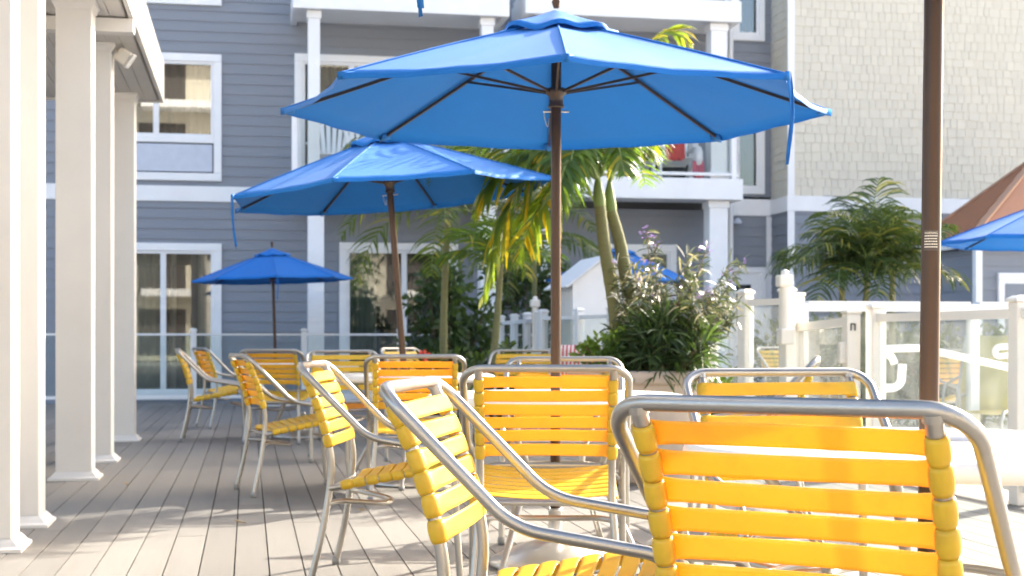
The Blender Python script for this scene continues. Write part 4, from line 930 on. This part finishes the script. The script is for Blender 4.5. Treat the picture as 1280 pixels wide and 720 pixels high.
for seq, l_ in (([(745, 222, 9.9), (700, 172, 10.0), (640, 168, 10.1), (580, 182, 10.2), (535, 215, 10.3)], .38), ([(747, 218, 9.8), (716, 168, 9.9), (668, 170, 10.1), (628, 196, 10.3), (600, 232, 10.4)], .38),
    ([(746, 222, 9.7), (732, 190, 9.5), (712, 196, 9.3), (700, 232, 9.2), (696, 270, 9.2)], .32), ([(749, 218, 9.8), (742, 170, 9.7), (728, 168, 9.5), (716, 190, 9.3), (712, 225, 9.2)], .34), ([(752, 218, 9.8), (760, 176, 9.6), (772, 182, 9.4), (780, 215, 9.3)], .28),
    ([(762, 220, 9.9), (775, 170, 10.1), (800, 165, 10.4), (818, 195, 10.6)], .30), ([(750, 220, 9.9), (735, 165, 10.2), (700, 165, 10.6), (670, 200, 10.9)], .36)):
    frond_path(lf, st, AP(seq), l_, rg, .5, .026)
lf.build('drooping_fronds', M['frond'], palm1); st.build('frond_stem', M['greenstem'], palm1)
# background palms behind the tables
def small_palm(px, d, top_py, base_px, base_py, seed, label, nf=18, L_=1.35, leafm='frond_dark', r=.045, e0=(5, 70), ll=.42, z0=0.05, hang=.55, width=.021):
    rg = random.Random(seed); top = at(px, top_py, d); b = floor_at(base_px, d, z0)
    mid = top.lerp(b, .5) + RIGHT * rg.uniform(-.04, .04)
    fr = [dict(base=top, az=az_cam(360 * k / nf + rg.uniform(-14, 14)), elev=R(rg.uniform(*e0)), length=L_ * rg.uniform(.8, 1.15), droop=rg.uniform(1.3, 2.1), ll=ll, n=24, rg=rg, hang=hang, width=width) for k in range(nf)]
    return palm('palm_tree', b, [([b, mid, top], r, r * .62)], fr, label, leafm)
small_palm(560, 14.0, 262, 556, 440, 21, 'slim shaded palm with drooping tips left of the red flower', leafm='frond_dark')
small_palm(626, 13.6, 330, 601, 440, 23, 'leaning young palm with a green stem beside the dark bush', nf=8, L_=.7, leafm='frond')
small_palm(668, 18.6, 300, 664, 440, 24, 'dark palm behind the close set white posts, left of the central pole', L_=1.3)
# palm group at the right
small_palm(1054, 15.3, 338, 1057, 440, 31, 'left palm of the bushy trio against the grey wall', nf=13, L_=.82, leafm='frond_deep', e0=(5, 75), ll=.48, hang=.8, width=.017)
small_palm(1085, 15.0, 325, 1084, 440, 32, 'tallest middle palm of the bushy trio against the grey wall', nf=15, L_=.82, leafm='frond_deep', e0=(25, 85), ll=.46, hang=.7, width=.017)
small_palm(1116, 15.2, 340, 1111, 440, 33, 'right palm of the bushy trio, partly behind the thick pole', nf=13, L_=.82, leafm='frond_deep', e0=(5, 72), ll=.48, hang=.8, width=.017)
# planter pot
pot = tag(empty('planter_pot', floor_at(800, 9.6)), 'large round beige planter pot behind the yellow chairs', 'planter')
m = MB(); m.lathe([(0, .0), (.34, .0), (.36, .03), (.42, .35), (.455, .62), (.46, .655)], 56); m.lathe([(.46, .655), (.485, .66), (.495, .675), (.495, .725), (.485, .74), (.455, .745), (.44, .735), (.435, .66)], 56); m.build('pot_body', M['pot'], pot)
m = MB(); m.lathe([(0, .69), (.25, .70), (.436, .665)], 40); m.build('soil', M['soil'], pot)
# flowering shrub in the pot
def leafblade(mb, p, v, L_, w, rg, curl=.35):
    wd = v.cross(Vector((rg.uniform(-1, 1), rg.uniform(-1, 1), rg.uniform(-1, 1))))
    if wd.length < .05: wd = v.orthogonal()
    wd.normalize(); rows = []; q = Vector(p); v = Vector(v)
    for k in range(4):
        t = k / 3; ww = w * (.35 + 1.9 * t - 2.2 * t * t) if k < 3 else .0006
        rows.append((q - wd * ww, q + wd * ww)); q = q + v * (L_ / 3); v = (v + Vector((0, 0, -curl * rg.uniform(.3, 1.2)))).normalized()
    mb.grid(rows)
def rvec(rg):
    while True:
        v = Vector((rg.uniform(-1, 1), rg.uniform(-1, 1), rg.uniform(-1, 1)))
        if .05 < v.length < 1: return v.normalized()
rg = random.Random(5); base = floor_at(832, 9.6, .70)
shrub = tag(empty('flowering_shrub', base), 'airy flowering shrub with glinting narrow leaves and purple blooms in the pot', 'shrub')
lf, tw_, fl_ = MB(), MB(), MB()
for i in range(130):
    a = rg.uniform(0, 2 * math.pi); rr = rg.uniform(.0, .22); p0 = Vector((math.cos(a) * rr, math.sin(a) * rr, 0))
    h = rg.uniform(.28, .82) * (1.0 if rg.random() < .6 else .7); out = rg.uniform(.05, .40) * (.5 if math.cos(a + YAW) < -.2 else 1)
    p1 = p0 + Vector((math.cos(a) * out * .45, math.sin(a) * out * .45, h * .6)); p2 = p0 + Vector((math.cos(a) * out, math.sin(a) * out, h))
    pts = bez([p0, p1, p2], 8); tw_.tube(pts, [.0045 * (1 - .7 * k / (len(pts) - 1)) for k in range(len(pts))], 5)
    for k in range(2, len(pts)):
        for _ in range(3):
            d = (rvec(rg) * .9 + Vector((math.cos(a), math.sin(a), .35)) * .5).normalized(); leafblade(lf, pts[k] + rvec(rg) * .012, d, rg.uniform(.06, .125), rg.uniform(.0055, .011), rg)
    if h > .5 and rg.random() < .5:
        c = pts[-1] + Vector((0, 0, .015)); 
        for q_ in range(4):
            b_ = c + rvec(rg) * .02
            for w in range(5):
                aa = w * 2 * math.pi / 5; u = Vector((math.cos(aa), math.sin(aa), .3)); t_ = Vector((-math.sin(aa), math.cos(aa), 0)); fl_.add([b_, b_ + u * .008 + t_ * .005, b_ + u * .013, b_ + u * .008 - t_ * .005], [(0, 1, 2, 3)])
for c in ((-.12, .98, .12), (-.08, .90, .0), (.28, .86, .05)):   # tall shoots
    p2 = RIGHT * c[0] + FWD * c[2] + Vector((0, 0, c[1])); pts = bez([Vector((0, 0, 0)), p2 * .6, p2], 10); tw_.tube(pts, .0035, 5)
    for k in range(6, len(pts)):
        for _ in range(3): leafblade(lf, pts[k], (rvec(rg) + Vector((0, 0, .3))).normalized(), .1, .008, rg)
    for q_ in range(14):
        b_ = p2 + rvec(rg) * .045
        for w in range(5):
            aa = w * 2 * math.pi / 5; u = Vector((math.cos(aa), math.sin(aa), .3)); t_ = Vector((-math.sin(aa), math.cos(aa), 0)); fl_.add([b_, b_ + u * .009 + t_ * .005, b_ + u * .015, b_ + u * .009 - t_ * .005], [(0, 1, 2, 3)])
tw_.build('stem', M['twig'], shrub); lf.build('foliage', M['leaf'], shrub); fo_ = fl_.build('flowers', M['purple'], shrub); fo_['kind'] = 'stuff'
def bush(name, px, d, z0, rx, rz_, n, mkey, label, seed, lsize=(.05, .10), wid=(.014, .026), flowers=None, ry=None, cat='bush'):
    rg = random.Random(seed); base = floor_at(px, d, z0); root = tag(empty(name, base), label, cat); lf, st = MB(), MB(); ry = ry or rx * .8
    clumps = []
    for i in range(max(8, int(n / 45))):
        v = rvec(rg); t = rg.uniform(.35, .95); clumps.append((Vector((v.x * rx * t, v.y * ry * t, rz_ * .52 + v.z * rz_ * .48 * t)), rg.uniform(.16, .32) * rx))
    for (c, r) in clumps:
        st.tube(bez([Vector((c.x * .1, c.y * .1, 0)), Vector((c.x * .6, c.y * .6, c.z * .55)), c], 5), .006, 5)
    for i in range(n):
        c, r = rg.choice(clumps); v = rvec(rg); p = c + v * r * rg.uniform(.5, 1.1)
        if p.z < .01: p.z = rg.uniform(.01, .05)
        leafblade(lf, p, (v + Vector((0, 0, .3)) + rvec(rg) * .5).normalized(), rg.uniform(*lsize), rg.uniform(*wid), rg)
    st.build('branches', M['twig'], root); lf.build('foliage', M[mkey], root)
    if flowers:
        fl = MB()
        for (dx, dz, r) in flowers:
            c = RIGHT * dx - FWD * (ry * .9) + Vector((0, 0, dz))
            for q_ in range(16):
                v = rvec(rg); t_ = v.orthogonal().normalized(); fl.add([c, c + v * r * .6 + t_ * r * .35, c + v * r, c + v * r * .6 - t_ * r * .35], [(0, 1, 2, 3)])
        fl.build('flowers', M['redpetal'], root)
    return root
bush('leafy_bush', 757, 9.35, .69, .20, .34, 900, 'leafbright', 'bright green leafy bush at the left side of the large pot', 41, (.035, .07), (.012, .02))
bush('leafy_bush', 832, 9.30, .69, .30, .40, 1700, 'leafdark', 'dense dark strap leaved growth spilling over the front of the pot', 42, (.10, .2), (.006, .011))
bush('leafy_bush', 545, 13.2, 0, .42, .75, 1300, 'leafdark', 'dark bush with one red flower behind the back facing chair', 43, (.05, .10), (.016, .03), flowers=[(-.09, .80, .065)])
bush('leafy_bush', 606, 13.9, 0, .50, .95, 1900, 'leafdark', 'dark rounded bush at the foot of the slim palms', 44, (.05, .11), (.018, .034))
bush('leafy_bush', 655, 20.6, 0, .8, 2.3, 2600, 'leafdark', 'tall dark shrub behind the close set white posts', 45, (.07, .15), (.02, .04))
bush('leafy_bush', 556, 17.2, 0, .55, 2.1, 2200, 'leafdark', 'tall dark shrub in front of the middle glass door', 46, (.07, .15), (.02, .04))
bush('leafy_bush', 897, 10.5, .0, .20, .72, 500, 'leafbright', 'thin yellow green plant at the foot of the cream fence', 47, (.07, .13), (.012, .022))
bush('hedge', 1045, 17.5, 0, 1.7, 1.05, 3600, 'leafdark', 'low dark hedge behind the white pool fence', 48, (.07, .14), (.02, .04), ry=.4, cat='hedge')
bush('hedge', 1195, 16.2, 0, 1.3, 1.0, 2600, 'leafdark', 'low dark hedge below the pool kiosk', 49, (.07, .14), (.02, .04), ry=.35, cat='hedge')

# fallen leaves on the boards
for (px, py, a, lab) in ((158, 607, 20, 'pale dry leaf lying on the deck near the porch columns'), (300, 655, 70, 'tan dry leaf lying on the open deck at the left'), (452, 640, 140, 'brown dry leaf lying on the deck near the sunlit chair legs')):
    d = F * CH / (py - HZ); m = MB(); rows = []
    for i in range(7):
        t = i / 6; w = .012 * math.sin(math.pi * min(1, t * .95 + .05)) + .001; z = .004 + .012 * t * t; rows.append([(-w, -.03 + .06 * t, z + .008), (0, -.03 + .06 * t, z), (w, -.03 + .06 * t, z + .006)])
    m.grid(rows); o = m.build('fallen_leaf', M['dryleaf'], solid=.0006); o.location = floor_at(px, d, .001); o.rotation_euler = (0, 0, R(a)); tag(o, lab, 'leaf', 'fallen leaves on the deck')
# ================================================================== LIGHT, SKY, CAMERA
AZ, EL = R(56), R(29.5)
sd = Vector((math.sin(AZ) * math.cos(EL), math.cos(AZ) * math.cos(EL), math.sin(EL)))
sun = bpy.data.lights.new('sun', 'SUN'); sun.energy = 3.5; sun.angle = R(0.5); sun.color = (1.0, 0.93, 0.82)
so = bpy.data.objects.new('sun', sun); so.rotation_mode = 'QUATERNION'; so.rotation_quaternion = sd.to_track_quat('Z', 'Y'); so.location = (10, 10, 20); COL.objects.link(so)
w = bpy.data.worlds.new('World'); scene.world = w; w.use_nodes = True; nt = w.node_tree
sk = nt.nodes.new('ShaderNodeTexSky'); sk.sky_type = 'NISHITA'; sk.sun_disc = False; sk.sun_elevation = EL; sk.sun_rotation = AZ; sk.air_density = 1.0; sk.dust_density = 5.0
bg = nt.nodes['Background']; nt.links.new(sk.outputs[0], bg.inputs[0]); bg.inputs[1].default_value = 0.15
cam = bpy.data.cameras.new('camera'); cam.lens = 50; cam.sensor_width = 36; cam.sensor_fit = 'HORIZONTAL'; cam.shift_y = (HZ - 360) / 1280; cam.clip_end = 2000; cam.clip_start = .05
cam.dof.use_dof = True; cam.dof.focus_distance = 3.2; cam.dof.aperture_fstop = 7.5; cam.dof.aperture_blades = 8
co = bpy.data.objects.new('camera', cam); co.location = (0, 0, CH); co.rotation_euler = (R(90), 0, -YAW); COL.objects.link(co); scene.camera = co
vs = scene.view_settings; vs.view_transform = 'Standard'; vs.look = 'None'; vs.exposure = 2.22; vs.gamma = 1; vs.use_curve_mapping = False
try:
    scene.cycles.use_denoising = True; scene.cycles.max_bounces = 10; scene.cycles.transparent_max_bounces = 24; scene.cycles.transmission_bounces = 8; scene.cycles.diffuse_bounces = 4
    scene.cycles.sample_clamp_indirect = 6.0; scene.cycles.blur_glossy = 0.5
except Exception: pass
